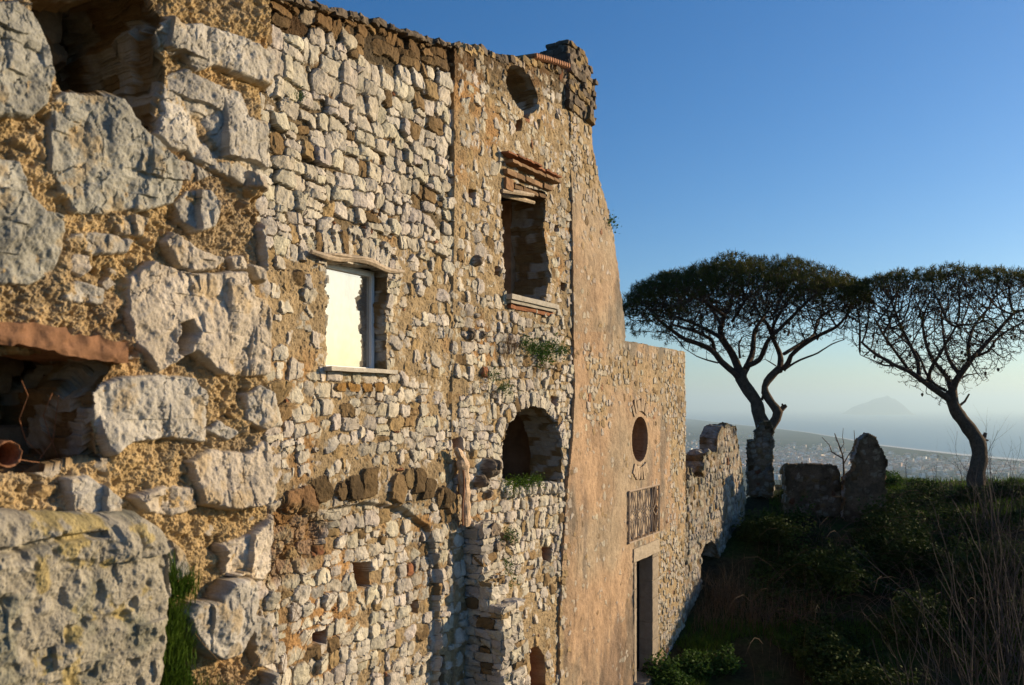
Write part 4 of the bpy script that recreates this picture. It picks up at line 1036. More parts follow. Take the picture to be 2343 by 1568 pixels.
def terrain():
    xs = np.concatenate([np.linspace(-1400, -60, 12)[:-1], np.linspace(-60, -6, 20)[:-1], np.linspace(-6, 26, 130)[:-1], np.linspace(26, 90, 22)[:-1], np.linspace(90, 1500, 12)])
    ys = np.concatenate([np.linspace(-900, -30, 6)[:-1], np.linspace(-30, 8, 12)[:-1], np.linspace(8, 40, 150)[:-1], np.linspace(40, 130, 26)[:-1], np.linspace(130, 1200, 20)])
    X, Y = np.meshgrid(xs, ys); Z = ground_z(X, Y); P = np.stack([X, Y, Z], -1)
    i = np.arange(X.size).reshape(X.shape); F = np.stack([i[:-1, :-1], i[:-1, 1:], i[1:, 1:], i[1:, :-1]], -1).reshape(-1, 4)
    tag(mesh_obj('ground', P, F, ground_mat(), smooth=True), kind='structure')
terrain()

ALT = 300.0
coast = []
for (x, y) in [(300, 938), (900, 942), (1300, 947), (1565, 957), (1630, 965), (1700, 973), (1780, 981), (1850, 990), (1930, 1003), (2000, 1017), (2100, 1029), (2200, 1040), (2342, 1053), (2600, 1075), (3100, 1110)]:
    Y = ALT * FP / (y - HZ); coast.append(((x - CX) / FP * Y, Y))
def plain():
    m, nt, p = new_mat('coastal_fields'); geo = nt.nodes.new('ShaderNodeNewGeometry'); v = geo.outputs['Position']
    mp = nt.nodes.new('ShaderNodeMapping'); mp.inputs['Scale'].default_value = (.001, .001, .001); nt.links.new(v, mp.inputs[0])
    vo = nt.nodes.new('ShaderNodeTexVoronoi'); vo.inputs['Scale'].default_value = 4.5; nt.links.new(mp.outputs[0], vo.inputs['Vector'])
    n = noise(nt, 1.6, 8, .6, mp.outputs[0]); n2 = noise(nt, 14, 6, .7, mp.outputs[0])
    r = ramp(nt, n.outputs[0], [(.38, (.012, .022, .020)), (.5, (.024, .032, .024)), (.64, (.055, .055, .042))])
    r2 = ramp(nt, vo.outputs['Color'], [(0, (.6,) * 3), (1, (1.35,) * 3)]); r3 = ramp(nt, n2.outputs[0], [(.35, (.5,) * 3), (.65, (1.4,) * 3)])
    c = mixc(nt, 'MULTIPLY', 1, r.outputs[0], r2.outputs[0]); c = mixc(nt, 'MULTIPLY', 1, c, r3.outputs[0])
    nt.links.new(c, p.inputs['Base Color']); p.inputs['Roughness'].default_value = 1; p.inputs['Specular IOR Level'].default_value = 0
    P = []; F = []
    for (x, y) in coast: P += [(x, y, -ALT), (x * .03, y * .03 if y * .03 < 700 else 700, -ALT)]
    for k in range(len(coast) - 1): F.append((2 * k + 1, 2 * k + 3, 2 * k + 2, 2 * k))
    P += [(-9000, 900, -ALT), (9000, 900, -ALT), (9000, -5000, -ALT), (-9000, -5000, -ALT)]
    tag(mesh_obj('coastal_plain', np.array(P), F, m), kind='structure')
    # beach with the line of surf
    P = []; F = []
    for (x, y) in coast:
        L = math.hypot(x, y); k = 1 + 130 / y * 1.0; P += [(x * (1 - 110 / L), y * (1 - 110 / L), -ALT + .5), (x * (1 + 90 / L), y * (1 + 90 / L), -ALT + .3)]
    for k in range(len(coast) - 1): F.append((2 * k, 2 * k + 2, 2 * k + 3, 2 * k + 1))
    tag(mesh_obj('beach', np.array(P), F, flat_mat('sand_and_surf', (.62, .60, .56), 1, .2, .01, 0)), kind='structure')
    m, nt, p = new_mat('sea_water'); geo = nt.nodes.new('ShaderNodeNewGeometry')
    p.inputs['Base Color'].default_value = (.05, .13, .18, 1); p.inputs['Roughness'].default_value = .35; p.inputs['IOR'].default_value = 1.33
    mp = nt.nodes.new('ShaderNodeMapping'); mp.inputs['Scale'].default_value = (.004, .012, .01); nt.links.new(geo.outputs['Position'], mp.inputs[0])
    n = noise(nt, 1.0, 5, .6, mp.outputs[0]); bump(nt, p, [(n.outputs[0], 4.0, .35)])
    B = 76000
    tag(mesh_obj('sea', np.array([(-B, -4800, -ALT - 1), (B, -4800, -ALT - 1), (B, B, -ALT - 1), (-B, B, -ALT - 1)]), [(0, 1, 2, 3)], m), kind='structure')
    # island far out in the haze
    xs = np.linspace(-1, 1, 60); ys = np.linspace(-1, 1, 16); X, Y = np.meshgrid(xs, ys)
    x0 = (2005 - CX) / FP * 32000
    hgt = np.interp(X, [-1, -.75, -.5, -.2, 0, .2, .35, .55, .8, 1], [0, .40, .55, .72, .86, .90, .97, .86, .55, 0]) * (1 - Y ** 2) * (1 + .12 * fbm(X * 6, Y * 6, 5, 3))
    P = np.stack([x0 + X * 1100, 32000 + Y * 900, -ALT - 1 + hgt * 690], -1).reshape(-1, 3)
    i = np.arange(X.size).reshape(X.shape); F = np.stack([i[:-1, :-1], i[:-1, 1:], i[1:, 1:], i[1:, :-1]], -1).reshape(-1, 4)
    tag(mesh_obj('island', P, F, flat_mat('island_slopes', (.10, .11, .09), 1, .3, .002, 0), smooth=True), kind='structure')
plain()

def town():
    rng = random.Random(9)
    def hmat(n, c): return flat_mat(n, c, .9, .1, .1, 0)
    walls = [hmat('render_white', (.75, .72, .66)), hmat('render_cream', (.45, .38, .28)), hmat('render_rose', (.40, .26, .19)), hmat('render_grey', (.3, .29, .28))]
    roofm = [hmat('roof_red', (.34, .15, .09)), hmat('roof_flat', (.38, .36, .34))]
    pts = []
    def occ(x, y):
        d = 0
        for (cx, cy, sx, sy, a) in [(1640, 1030, 75, 26, 1.0), (1780, 1052, 110, 24, 1.0), (1880, 1068, 90, 18, .8), (2240, 1074, 110, 18, .9), (2080, 1062, 120, 14, .55), (1600, 1070, 60, 22, .7), (1980, 1045, 60, 10, .25), (1620, 1000, 90, 6, .15)]:
            d += a * math.exp(-((x - cx) / sx) ** 2 - ((y - cy) / sy) ** 2)
        return d
    while len(pts) < 2600:
        x = rng.uniform(1550, 2420); y = rng.uniform(992, 1118)
        if rng.random() < occ(x, y) * .95 * (1.0 if y > 1010 else .5):
            Y = ALT * FP / (y - HZ); X = (x - CX) / FP * Y
            # keep landward of the shore
            t = (x - CX) / FP; yc = np.interp(x, [1565, 1700, 1850, 2000, 2200, 2342, 2600], [957, 973, 990, 1017, 1040, 1053, 1075])
            if y > yc + 8: pts.append((Y, X))
    pts.sort()
    protos = []
    def house(wd, dp, h, gable):
        V = [(-wd, -dp, 0), (wd, -dp, 0), (wd, dp, 0), (-wd, dp, 0), (-wd, -dp, h), (wd, -dp, h), (wd, dp, h), (-wd, dp, h)]
        F = [(0, 1, 5, 4), (1, 2, 6, 5), (2, 3, 7, 6), (3, 0, 4, 7)]; k = len(F)
        if gable:
            V += [(-wd, 0, h + dp * .45), (wd, 0, h + dp * .45)]; F += [(4, 5, 9, 8), (6, 7, 8, 9)]; tri = [(4, 8, 7), (5, 6, 9)]
        else: F += [(4, 5, 6, 7)]; tri = []
        return V, F, tri, k
    for gi, (wd, dp, h, g) in enumerate([(9, 7, 9, 1), (13, 8, 13, 0), (8, 8, 17, 0), (7, 6, 7, 1), (16, 7, 11, 1), (10, 9, 21, 0)]):
        for wi, wm in enumerate(walls[:3] if g else (walls[0], walls[3], walls[1])):
            V, F, tri, k = house(wd, dp, h, g)
            me = bpy.data.meshes.new('town_house'); me.from_pydata(V, [], F + tri); me.materials.append(wm); me.materials.append(roofm[0 if g else 1])
            for q in range(k, len(F)): me.polygons[q].material_index = 1
            protos.append(me)
    for k, (Y, X) in enumerate(pts[:300]):
        o = bpy.data.objects.new('town_house', protos[rng.randrange(len(protos))]); COL.objects.link(o)
        o.location = (X, Y, -ALT); o.rotation_euler = (0, 0, rng.choice((.3, .3 + math.pi / 2, rng.uniform(0, 3.1))))
        tag(o, 'tiny pale house of the hazy town on the plain below', 'house', 'houses of the town on the plain')
    VV, FF, n = [], [], 0
    CC = []
    wc = [(.75, .72, .66), (.6, .5, .38), (.5, .33, .26), (.3, .29, .28)]
    for (Y, X) in pts[300:]:
        wd, dp, h = rng.uniform(6, 16), rng.uniform(6, 9), rng.choice((7, 9, 12, 16, 20)); a = rng.choice((.3, 1.87, rng.uniform(0, 3)))
        V, F, tri, k = house(wd, dp, h, 0); c = rng.choice(wc)
        for q in V: VV.append((X + q[0] * math.cos(a) - q[1] * math.sin(a), Y + q[0] * math.sin(a) + q[1] * math.cos(a), q[2] - ALT)); CC.append(c if q[2] == 0 or rng.random() < .6 else (.36, .18, .12))
        FF += [tuple(i + n for i in f) for f in F]; n += len(V)
    mm, nt, p = new_mat('far_roofs_and_walls'); at = nt.nodes.new('ShaderNodeAttribute'); at.attribute_name = 'Col'; nt.links.new(at.outputs[0], p.inputs['Base Color'])
    tag(mesh_obj('distant_town', np.array(VV), FF, mm, None, np.array(CC)), 'far mass of tiny houses fading into haze across the plain', 'town', kind='stuff')
town()

# ================================================================== plants
def leaf_mat(name, c1, c2, trans=.25, sc=3.0, rough=.55):
    m, nt, p = new_mat(name); geo = nt.nodes.new('ShaderNodeNewGeometry')
    n = noise(nt, sc, 5, .7, geo.outputs['Position'])
    r = ramp(nt, n.outputs[0], [(.35, c1), (.65, c2)]); nt.links.new(r.outputs[0], p.inputs['Base Color'])
    p.inputs['Roughness'].default_value = rough; p.inputs['Specular IOR Level'].default_value = .08
    tr = nt.nodes.new('ShaderNodeBsdfTranslucent'); nt.links.new(r.outputs[0], tr.inputs[0]); mx = nt.nodes.new('ShaderNodeMixShader'); mx.inputs[0].default_value = trans
    nt.links.new(p.outputs[0], mx.inputs[1]); nt.links.new(tr.outputs[0], mx.inputs[2]); nt.links.new(mx.outputs[0], nt.nodes['Material Output'].inputs['Surface'])
    return m
L_bramble = leaf_mat('bramble_leaf', (.016, .034, .007), (.055, .078, .018), .12, .9, .75)
L_grass = leaf_mat('grass_green', (.035, .075, .010), (.09, .15, .02), .4, 2.5)
L_ivy = leaf_mat('wall_plant_leaf', (.035, .075, .014), (.07, .13, .03), .3, 8)
L_dry = leaf_mat('dry_straw', (.09, .06, .035), (.19, .125, .07), .15, 8, .8)
L_pine = leaf_mat('pine_needles', (.03, .042, .008), (.085, .085, .018), .3, 1.2)
M_twig = flat_mat('grey_twig_bark', (.08, .064, .054), .85, .4, 9, .002)
M_dtwig = flat_mat('brown_stem', (.08, .05, .032), .9, .4, 9, .002)

def leaves(name, P, size, mat, rng, up=.6, asp=.6, parent=None, tri=False):
    """each leaf: a folded pair of faces with its own direction"""
    n = len(P); a = rng.uniform(0, 2 * np.pi, n); t = rng.normal(0, 1, (n, 3)); t[:, 2] *= .5; t /= np.linalg.norm(t, axis=1)[:, None]
    nn = rng.normal(0, 1, (n, 3)); nn[:, 2] += up * 2; b = np.cross(nn, t); b /= np.linalg.norm(b, axis=1)[:, None] + 1e-9; nn = np.cross(t, b)
    s = (size * rng.uniform(.6, 1.4, n))[:, None]
    v0 = P - t * s * .5; v1 = P + b * s * asp * .5 - nn * s * .1; v2 = P + t * s * .55; v3 = P - b * s * asp * .5 - nn * s * .1
    V = np.stack([v0, v1, v2, v3], 1).reshape(-1, 3); i = np.arange(n)[:, None] * 4
    F = np.concatenate([i + [0, 1, 2], i + [0, 2, 3]])
    return mesh_obj(name, V, F, mat, parent)

def blades(name, B, L, wd, mat, rng, lean=.5, parent=None, dirs=None, seg=3):
    """B: base points, L: lengths; curved tapering blades"""
    n = len(B); az = rng.uniform(0, 2 * np.pi, n); ln = rng.uniform(.1, 1, n) * lean
    d = np.stack([np.cos(az), np.sin(az), 0 * az], -1)
    if dirs is not None: d = d * .7 + np.array(dirs)
    sd = np.stack([-np.sin(az), np.cos(az), 0 * az], -1)
    V = []; 
    for k in range(seg + 1):
        f = k / seg; c = B + d * (L * ln * f ** 1.8)[:, None] + np.array([0, 0, 1.0]) * (L * (f - .35 * ln * f ** 2))[:, None]
        h = (wd * (1 - f) * .5 + .0005) * np.ones(n); V += [c - sd * h[:, None], c + sd * h[:, None]]
    V = np.stack(V, 1); i = np.arange(n)[:, None] * (2 * seg + 2)
    F = np.concatenate([i + [2 * k, 2 * k + 1, 2 * k + 3, 2 * k + 2] for k in range(seg)])
    return mesh_obj(name, V.reshape(-1, 3), F, mat, parent)

def on_ground(x, y): return np.stack([x, y, ground_z(x, y)], -1)
nr = np.random.default_rng(7)
# bramble thicket on the bank
def thicket():
    n = 190000
    y = nr.uniform(16.6, 28.5, n); x = nr.uniform(2, 26, n)
    ok = (x > .555 * y - 7.1 + 1.0) & (x < .66 * y + 4)
    dens = sst(fbm(x * .55, y * .55, 401, 4) + .10 + .25 * sst(y, 20, 22) - .3 * (1 - sst(y, 18.5, 20.5)) * (1 - sst(x, 5.5, 7.5)), -.12, .25)
    ok &= nr.random(n) < dens * (1 - sst(y, 25.8, 27.5) * sst(13 - x, 0, 4))
    x, y = x[ok], y[ok]
    hump = np.clip(.55 + 1.7 * fbm(x * .5, y * .65, 402, 3), .10, 1.7) * np.maximum(sst(y, 18, 20.5), sst(x, 5.5, 7.5)) * (1 - .85 * sst(y, 24.2, 25.6)) * sst(x - (.555 * y - 7.1), .8, 2.2)
    f = nr.random(len(x)) ** .45
    P = on_ground(x, y); P[:, 2] += hump * f + .05 * nr.normal(0, 1, len(x))
    tag(leaves('bramble_thicket', P, .085, L_bramble, nr, .7, .75), 'dark bramble and ivy thicket covering the shaded bank', 'brambles', kind='stuff')
    # arching canes
    mb = MB(); r = random.Random(3)
    for k in range(260):
        y0 = r.uniform(18.6, 26); x0 = r.uniform(.555 * y0 - 5.4, .62 * y0 + 2); az = r.uniform(0, 6.28); L = r.uniform(.6, 1.9); h = r.uniform(.3, .8)
        z0 = float(ground_z(x0, y0)) + r.uniform(.2, .6)
        mb.tube([(x0 + math.cos(az) * L * f, y0 + math.sin(az) * L * f, z0 + h * math.sin(math.pi * f * .8) * .9) for f in (0, .25, .5, .75, 1)], [.007, .006, .005, .004, .002], 4, cap=False)
    tag(mb.build('bramble_canes', M_dtwig), 'thin arching brown bramble canes over the bank', 'brambles', kind='stuff')
    # rough grass: crest and the foot of the church
    n = 60000; y = nr.uniform(25.2, 33, n); x = nr.uniform(5.5, 24, n); ok = (nr.random(n) < .12 + sst(fbm(x * .8, y * .8, 403, 3), -.02, .3)) & (x > .555 * y - 6.7); x, y = x[ok], y[ok]
    tag(blades('crest_grass', on_ground(x, y), nr.uniform(.08, .30, len(x)) , .022, L_grass, nr, .9), 'rough green grass along the top of the bank among the ruins', 'grass', kind='stuff')
    n = 60000; y = nr.uniform(15.5, 20.2, n); x = nr.uniform(1.6, 12, n); g = fbm(x * .9, y * .9, 404, 3)
    ok = (x > .555 * y - 7.0) & (nr.random(n) < sst(g + .25 * sst(19 - y, 0, 1.5) * sst(6.5 - x, 0, 3), .02, .3)); x, y = x[ok], y[ok]
    tag(blades('low_grass', on_ground(x, y), nr.uniform(.06, .22, len(x)), .02, L_grass, nr, .9), 'short green grass at the foot of the church front', 'grass', kind='stuff')
    n = 2600; x = nr.uniform(2, 14, n); y = nr.uniform(17.5, 27, n); ok = (x > .555 * y - 6.6) & (nr.random(n) < sst(fbm(x * .7, y * .7, 405, 3), 0, .3)); x, y = x[ok], y[ok]
    tag(blades('dead_stalks', on_ground(x, y), nr.uniform(.3, .9, len(x)), .010, L_dry, nr, .7), 'dead brown stalks scattered through the thicket', 'dry grass', kind='stuff')
    # scattered stones
    lst = []; r = random.Random(12)
thicket()

def bush(name, c, rad, n, size, mat, label, cat, group=None, up=.5, stems=True, seed=1, sq=1.0):
    r = np.random.default_rng(seed); q = r.normal(0, 1, (n, 3)); q /= np.linalg.norm(q, axis=1)[:, None]
    nz = fbm(q[:, 0] * 2.5 + seed, q[:, 1] * 2.5 + q[:, 2] * 2, seed, 4)
    rr = (r.random(n) ** .4) * (1 + .9 * nz); P = q * rr[:, None] * rad * np.array([1, 1, sq]); P[:, 2] = np.where(P[:, 2] < -rad * .3, -P[:, 2] * .4, P[:, 2])
    root = empty(name, c, label, cat, group)
    leaves('foliage', P + np.array(c), size, mat, r, up, .7, root)
    mb = MB(); rr_ = random.Random(seed)
    for k in range(9):
        t = Vector((rr_.uniform(-1, 1), rr_.uniform(-1, 1), rr_.uniform(.2, 1) * sq)) * rad * .8; mb.tube([Vector(c) - Vector((0, 0, rad * .3)), Vector(c) + t * .5, Vector(c) + t], [.012, .009, .004], 5)
    mb.build('stems', M_dtwig, root); return root
gz = lambda x, y: float(ground_z(x, y))
for (x, y, r_, n, sd, lab) in [(3.15, 17.7, .50, 2200, 1, 'bright green leafy bush at the foot of the wall right of the doorway'), (3.9, 18.2, .42, 1500, 2, 'small leafy bush a step right of the doorway bush'),
                               (4.6, 18.4, .38, 1200, 3, 'low leafy bush in the grass furthest right of the doorway')]:
    bush('leafy_bush', (x, y, gz(x, y) + .15), r_, n, .075, L_ivy, lab, 'bush', 'bushes by the doorway', seed=sd)
for (x, y, r_, n, sd, lab) in [(12.0, 29.2, .75, 5200, 11, 'rounded dark green shrub on the crest left of the single leaning pine'), (13.4, 30.5, .6, 4200, 12, 'low shrub on the crest at the foot of the single leaning pine'),
                               (10.2, 27.4, .75, 3200, 13, 'low shrub directly right of the pointed wall stub'), (14.5, 26.8, .55, 4200, 14, 'dark shrub behind the bare branches at the right edge'), (7.2, 28.6, .42, 1600, 15, 'small reddish shrub between pillar and low wall stub'),
                               (9.0, 26.9, .45, 2400, 17, 'low shrub left of the pointed wall stub, half in shade'), (11.3, 26.6, .85, 3600, 18, 'rounded shrub in front of the single leaning pine, left side'), (13.1, 27.2, .8, 3800, 19, 'rounded shrub in front of the single leaning pine, right side'), (10.9, 30.0, .6, 2600, 20, 'small shrub on the crest midway between the pointed stub and the leaning pine'),
               (16.0, 27.5, .6, 4200, 16, 'rightmost dark shrub beyond the bare branches')]:
    bush('crest_shrub', (x, y, gz(x, y) + .2), r_, n, .07, L_bramble if sd != 12 else L_ivy, lab, 'shrub', 'shrubs on the crest', seed=sd, sq=.55)

for (x, y, r_, n, sd, lab) in [(8.0, 21.6, .95, 6500, 31, 'dark rounded bush midway up the bank below the low flat-topped stub'), (10.2, 22.6, 1.05, 7500, 32, 'largest dark rounded bush on the bank below the pointed wall stub'),
                               (12.3, 21.8, .95, 6000, 33, 'dark bush on the bank behind the bare shrubs'), (7.0, 23.6, .7, 4000, 34, 'dark bush near the broken wall, highest on the bank'), (9.3, 19.6, .8, 4500, 35, 'dark bush low on the bank at the foot of the bare shrubs'),
                               (6.9, 18.6, .6, 3000, 36, 'low dark bush near the bottom edge between the doorway bushes and the bare shrubs')]:
    bush('bank_bush', (x, y, gz(x, y) + .35), r_, n, .085, L_bramble, lab, 'bush', 'dark bushes on the bank', seed=sd, sq=.7)

def wall_tuft(name, pl, pts, mat, label, cat, n, L, w=.03, size=None, seed=1, wd=.006, group=None, lean=.9, leafy=True, mat2=None):
    r = np.random.default_rng(seed); u0, v0 = pl.F(*pts[0]); c = pl.P(u0, v0, w)
    root = empty(name, tuple(c), label, cat, group)
    B = []
    for k in range(n):
        p = pts[r.integers(len(pts))]; u, v = pl.F(p[0] + r.normal(0, 5), p[1] + r.normal(0, 5)); B.append(pl.P(u, v, w + r.uniform(-.02, .03)))
    B = np.array(B); blades('blades', B, r.uniform(.4, 1, n) * L, wd, mat2 or mat, r, lean, root, dirs=(pl.n[0] * .5, pl.n[1] * .5, 0))
    if leafy:
        m = n * 3; P = B[r.integers(n, size=m)] + r.normal(0, 1, (m, 3)) * L * .42 + np.array([pl.n[0], pl.n[1], 0]) * .05
        leaves('foliage', P, size or .03, mat, r, .4, .6, root)
wall_tuft('wall_plant', MP, [(1190, 790), (1205, 805), (1220, 800), (1235, 812), (1245, 795), (1228, 822)], L_ivy, 'largest green plant growing from the stones above the arched opening', 'plant', 190, .20, .06, .045, 1, .008, 'green plants rooted in the rubble wall')
wall_tuft('wall_plant', MP, [(1262, 795), (1280, 800), (1272, 808)], L_ivy, 'small green plant right of the largest wall plant', 'plant', 70, .14, .06, .035, 2, .008, 'green plants rooted in the rubble wall')
wall_tuft('wall_plant', MP, [(1113, 855), (1118, 865)], L_ivy, 'little green sprig on the wall left above the arch, higher of two', 'plant', 40, .10, .07, .03, 3, .006, 'green plants rooted in the rubble wall')
wall_tuft('wall_plant', MP, [(1138, 885), (1146, 890), (1132, 893)], L_ivy, 'little green sprig just above the left shoulder of the arch', 'plant', 50, .12, .07, .03, 4, .006, 'green plants rooted in the rubble wall')
wall_tuft('dry_wall_plant', MP, [(1155, 790), (1165, 805), (1150, 815), (1160, 780), (1172, 795)], L_dry, 'withered grey-brown plant left of the largest green wall plant', 'plant', 260, .17, .06, .02, 5, .004, 'withered plants on the rubble wall', leafy=False)
wall_tuft('dry_wall_plant', MP, [(1235, 845), (1255, 850), (1225, 840)], L_dry, 'withered plant hanging under the largest green wall plant', 'plant', 160, .13, .07, .02, 6, .004, 'withered plants on the rubble wall', leafy=False)
wall_tuft('dry_wall_plant', MP, [(1075, 895), (1100, 890), (1120, 905)], L_dry, 'withered tuft on the wall between the chute and the arch', 'plant', 130, .11, .07, .02, 7, .004, 'withered plants on the rubble wall', leafy=False)
wall_tuft('sill_grass', MP, [(1155, 1108), (1170, 1106), (1185, 1104), (1200, 1104), (1214, 1100), (1225, 1100), (1160, 1116), (1190, 1110)], L_grass, 'bright green weeds along the sill of the arched opening', 'plant', 420, .12, .02, .03, 8, .007)
wall_tuft('buttress_weed', MP, [(1110, 1215), (1114, 1225)], L_ivy, 'small green weed on top of the stepped buttress', 'plant', 60, .12, .34, .03, 9, .006, 'weeds on the buttress')
wall_tuft('buttress_weed', MP, [(1128, 1290), (1133, 1310), (1136, 1330)], L_ivy, 'green weed trailing beside the upper step of the buttress', 'plant', 80, .12, .20, .03, 10, .006, 'weeds on the buttress')
wall_tuft('ledge_plant', MP, [(1388, 512), (1392, 506)], L_ivy, 'green sprig on the broken right edge of the plastered wall', 'plant', 50, .16, .0, .05, 11, .01)
wall_tuft('gap_weed', MP, [(668, 222), (676, 226)], L_ivy, 'tiny green weed high between the stones near the top left of the rubble wall', 'plant', 26, .06, .04, .02, 12, .006)
# plants of the close wall
def fg_grass():
    r = np.random.default_rng(33)
    def g(pts, n, L, label, mat=L_grass, wd=.0024, w=.05, lean=1.0):
        c = FW.P(*FW.F(*pts[0]), w); root = empty('grass_tuft', tuple(c), label, 'grass tuft', 'grass tufts on the close wall')
        B = []
        for k in range(n):
            p = pts[r.integers(len(pts))]; u, v = FW.F(p[0] + r.normal(0, 12), p[1] + r.normal(0, 14)); B.append(FW.P(u, v, w + r.uniform(-.03, .03)))
        blades('blades', np.array(B), r.uniform(.4, 1, n) * L, wd, mat, r, lean, root, dirs=(FW.n[0] * .3, FW.n[1] * .3, 0), seg=4)
    g([(360, 1330), (375, 1350), (390, 1360), (350, 1365), (400, 1345)], 520, .085, 'green grass tuft beside the lichened block, the upper one')
    g([(345, 1560), (355, 1500), (360, 1450), (380, 1560), (360, 1600), (400, 1620), (385, 1500), (372, 1430)], 1500, .12, 'green grass tuft filling the crevice beside the lichened block, the lower one')
    g([(430, 1600), (480, 1610), (520, 1620), (560, 1640)], 380, .08, 'thin green grass tuft at the bottom edge under the loose grey stone')
    g([(430, 1560), (470, 1580), (520, 1590), (500, 1540)], 70, .10, 'dry straw tuft hanging below the loose grey stone', L_dry, .0018, .06, 1.6)
    mb = MB(); rr = random.Random(8)
    sl = iter(['thin dry stalk leaning right across the arch, rising from the lowest corner', 'short dry stalk hanging at the lower right edge of the close wall', 'thin dry stalk standing beside the edge of the close wall', 'longest dry stalk, leaning furthest right over the rubble wall', 'dry stalk curving down across the loose grey stone', 'dry stalk leaning right under the loose grey stone'])
    for (a, b, c) in [((600, 1600), (640, 1440), (745, 1330)), ((596, 1340), (625, 1380), (660, 1440)), ((590, 1590), (600, 1480), (640, 1350)), ((610, 1620), (690, 1500), (790, 1400)), ((395, 1440), (440, 1500), (520, 1560)), ((480, 1590), (530, 1500), (610, 1420))]:
        P = [FW.P(*FW.F(*p), .10) for p in (a, b, c)]; q = []
        for k in range(9):
            f = k / 8; q.append(P[0] * (1 - f) ** 2 + 2 * P[1] * f * (1 - f) + P[2] * f * f)
        o = MB(); o.tube(q, [.0016 * (1 - .6 * k / 8) for k in range(9)], 5)
        for k in (4, 5, 6, 7, 8):
            for s_ in (-1, 1):
                d = Vector((rr.uniform(-.02, .02), 0, rr.uniform(.005, .03))); o.tube([q[k], Vector(q[k]) + d + Vector((s_ * .012, 0, 0))], [.0008, .0005], 4)
        tag(o.build('dry_stalk', L_dry), next(sl), 'dry stalk', 'dry stalks at the foot of the close wall')
fg_grass()
# dry tussocks at the foot of the broken wall
def tussock(x, y, n, L, label, seed):
    r = np.random.default_rng(seed); px = x + r.normal(0, .28, n); py = y + r.normal(0, .28, n)
    root = empty('dry_tussock', (x, y, gz(x, y)), label, 'dry grass', 'dry tussocks by the broken wall')
    blades('stalks', on_ground(px, py), r.uniform(.3, 1, n) * L, .011, L_dry, r, 1.1, root)
tussock(5.3, 20.9, 380, .9, 'pale dry tussock against the foot of the broken wall', 1); tussock(5.9, 20.3, 260, .95, 'dry brown tussock in front of the broken wall archway', 2)
tussock(6.9, 20.4, 200, 1.0, 'dry reddish tussock furthest right of the broken wall archway', 3); tussock(4.7, 20.1, 200, .6, 'small dry tussock at the corner of the church front', 4)
tussock(7.6, 21.3, 140, .9, 'thin dry tussock half sunk in the brambles', 5)

# bare branching shrubs
def bare_shrub(name, base, n, H, spread, rng, label, lean=(0, 0), r0=.018, depth=3, group=None, mat=None):
    mb = MB()
    def grow(p, d, L, r, lv):
        k = max(3, int(L / .16)); pts = [p.copy()]; rad = [r]; q = p.copy(); dd = d.copy()
        kids = []
        for i in range(k):
            dd = (dd + Vector((rng.gauss(0, .09), rng.gauss(0, .09), rng.gauss(.035, .06)))).normalized(); q = q + dd * (L / k); pts.append(q.copy()); f = (i + 1) / k
            rad.append(r * (1 - .72 * f))
            if lv > 0 and f > .22 and rng.random() < (.62 if lv > 1 else .5): kids.append((q.copy(), dd.copy(), rad[-1], f)) if rng.random() < .62 else None
        mb.tube(pts, rad, 5 if r > .008 else 3, cap=False)
        for (q, e, rr, f) in kids:
            ax = e.orthogonal().normalized(); ax.rotate(Matrix.Rotation(rng.uniform(0, 6.28), 3, e)); c = (e + ax * rng.uniform(.35, .75)).normalized()
            grow(q, c, L * rng.uniform(.22, .5) * (1.15 - f * .6), rr * .72, lv - 1)
    for k in range(n):
        a = rng.uniform(0, 6.28); s = rng.uniform(.1, 1) ** .7 * spread
        d = Vector((math.cos(a) * s + lean[0], math.sin(a) * s * .8 + lean[1], 1)).normalized()
        b = Vector(base) + Vector((rng.gauss(0, .18), rng.gauss(0, .18), 0)); grow(b, d, H * rng.uniform(.6, 1.05), r0 * rng.uniform(.6, 1.1), depth)
    o = mb.build(name, mat or M_twig); return tag(o, label, 'shrub', group)
rg = random.Random(77)
G_ = 'leafless shrubs at the right'
bare_shrub('bare_shrub', (7.5, 13.2, -6.0), 17, 4.6, .30, rg, 'tall leafless shrub nearest the camera at the right edge', (.0, 0), .015, 3, G_)
bare_shrub('bare_shrub', (8.9, 14.6, -6.0), 18, 4.9, .34, rg, 'tall leafless shrub cut by the right edge, its tips above the sea', (-.05, 0), .015, 3, G_)
bare_shrub('bare_shrub', (7.6, 16.0, -6.0), 8, 2.8, .55, rg, 'wide leafless shrub leaning left over the bank', (-.22, 0), .012, 3, G_)
bare_shrub('bare_shrub', (10.9, 18.6, -5.6), 16, 4.6, .42, rg, 'leafless shrub further back behind the nearest one', (-.05, 0), .013, 3, G_)
bare_shrub('bare_shrub', (13.6, 24.2, -3.6), 14, 3.0, .6, rg, 'bushy leafless shrub at the foot of the single leaning pine', (0, 0), .013, 3, G_)
bare_shrub('bare_shrub', (15.4, 22.5, -4.4), 12, 3.6, .5, rg, 'leafless shrub at the far right behind the others', (0, 0), .013, 3, G_)
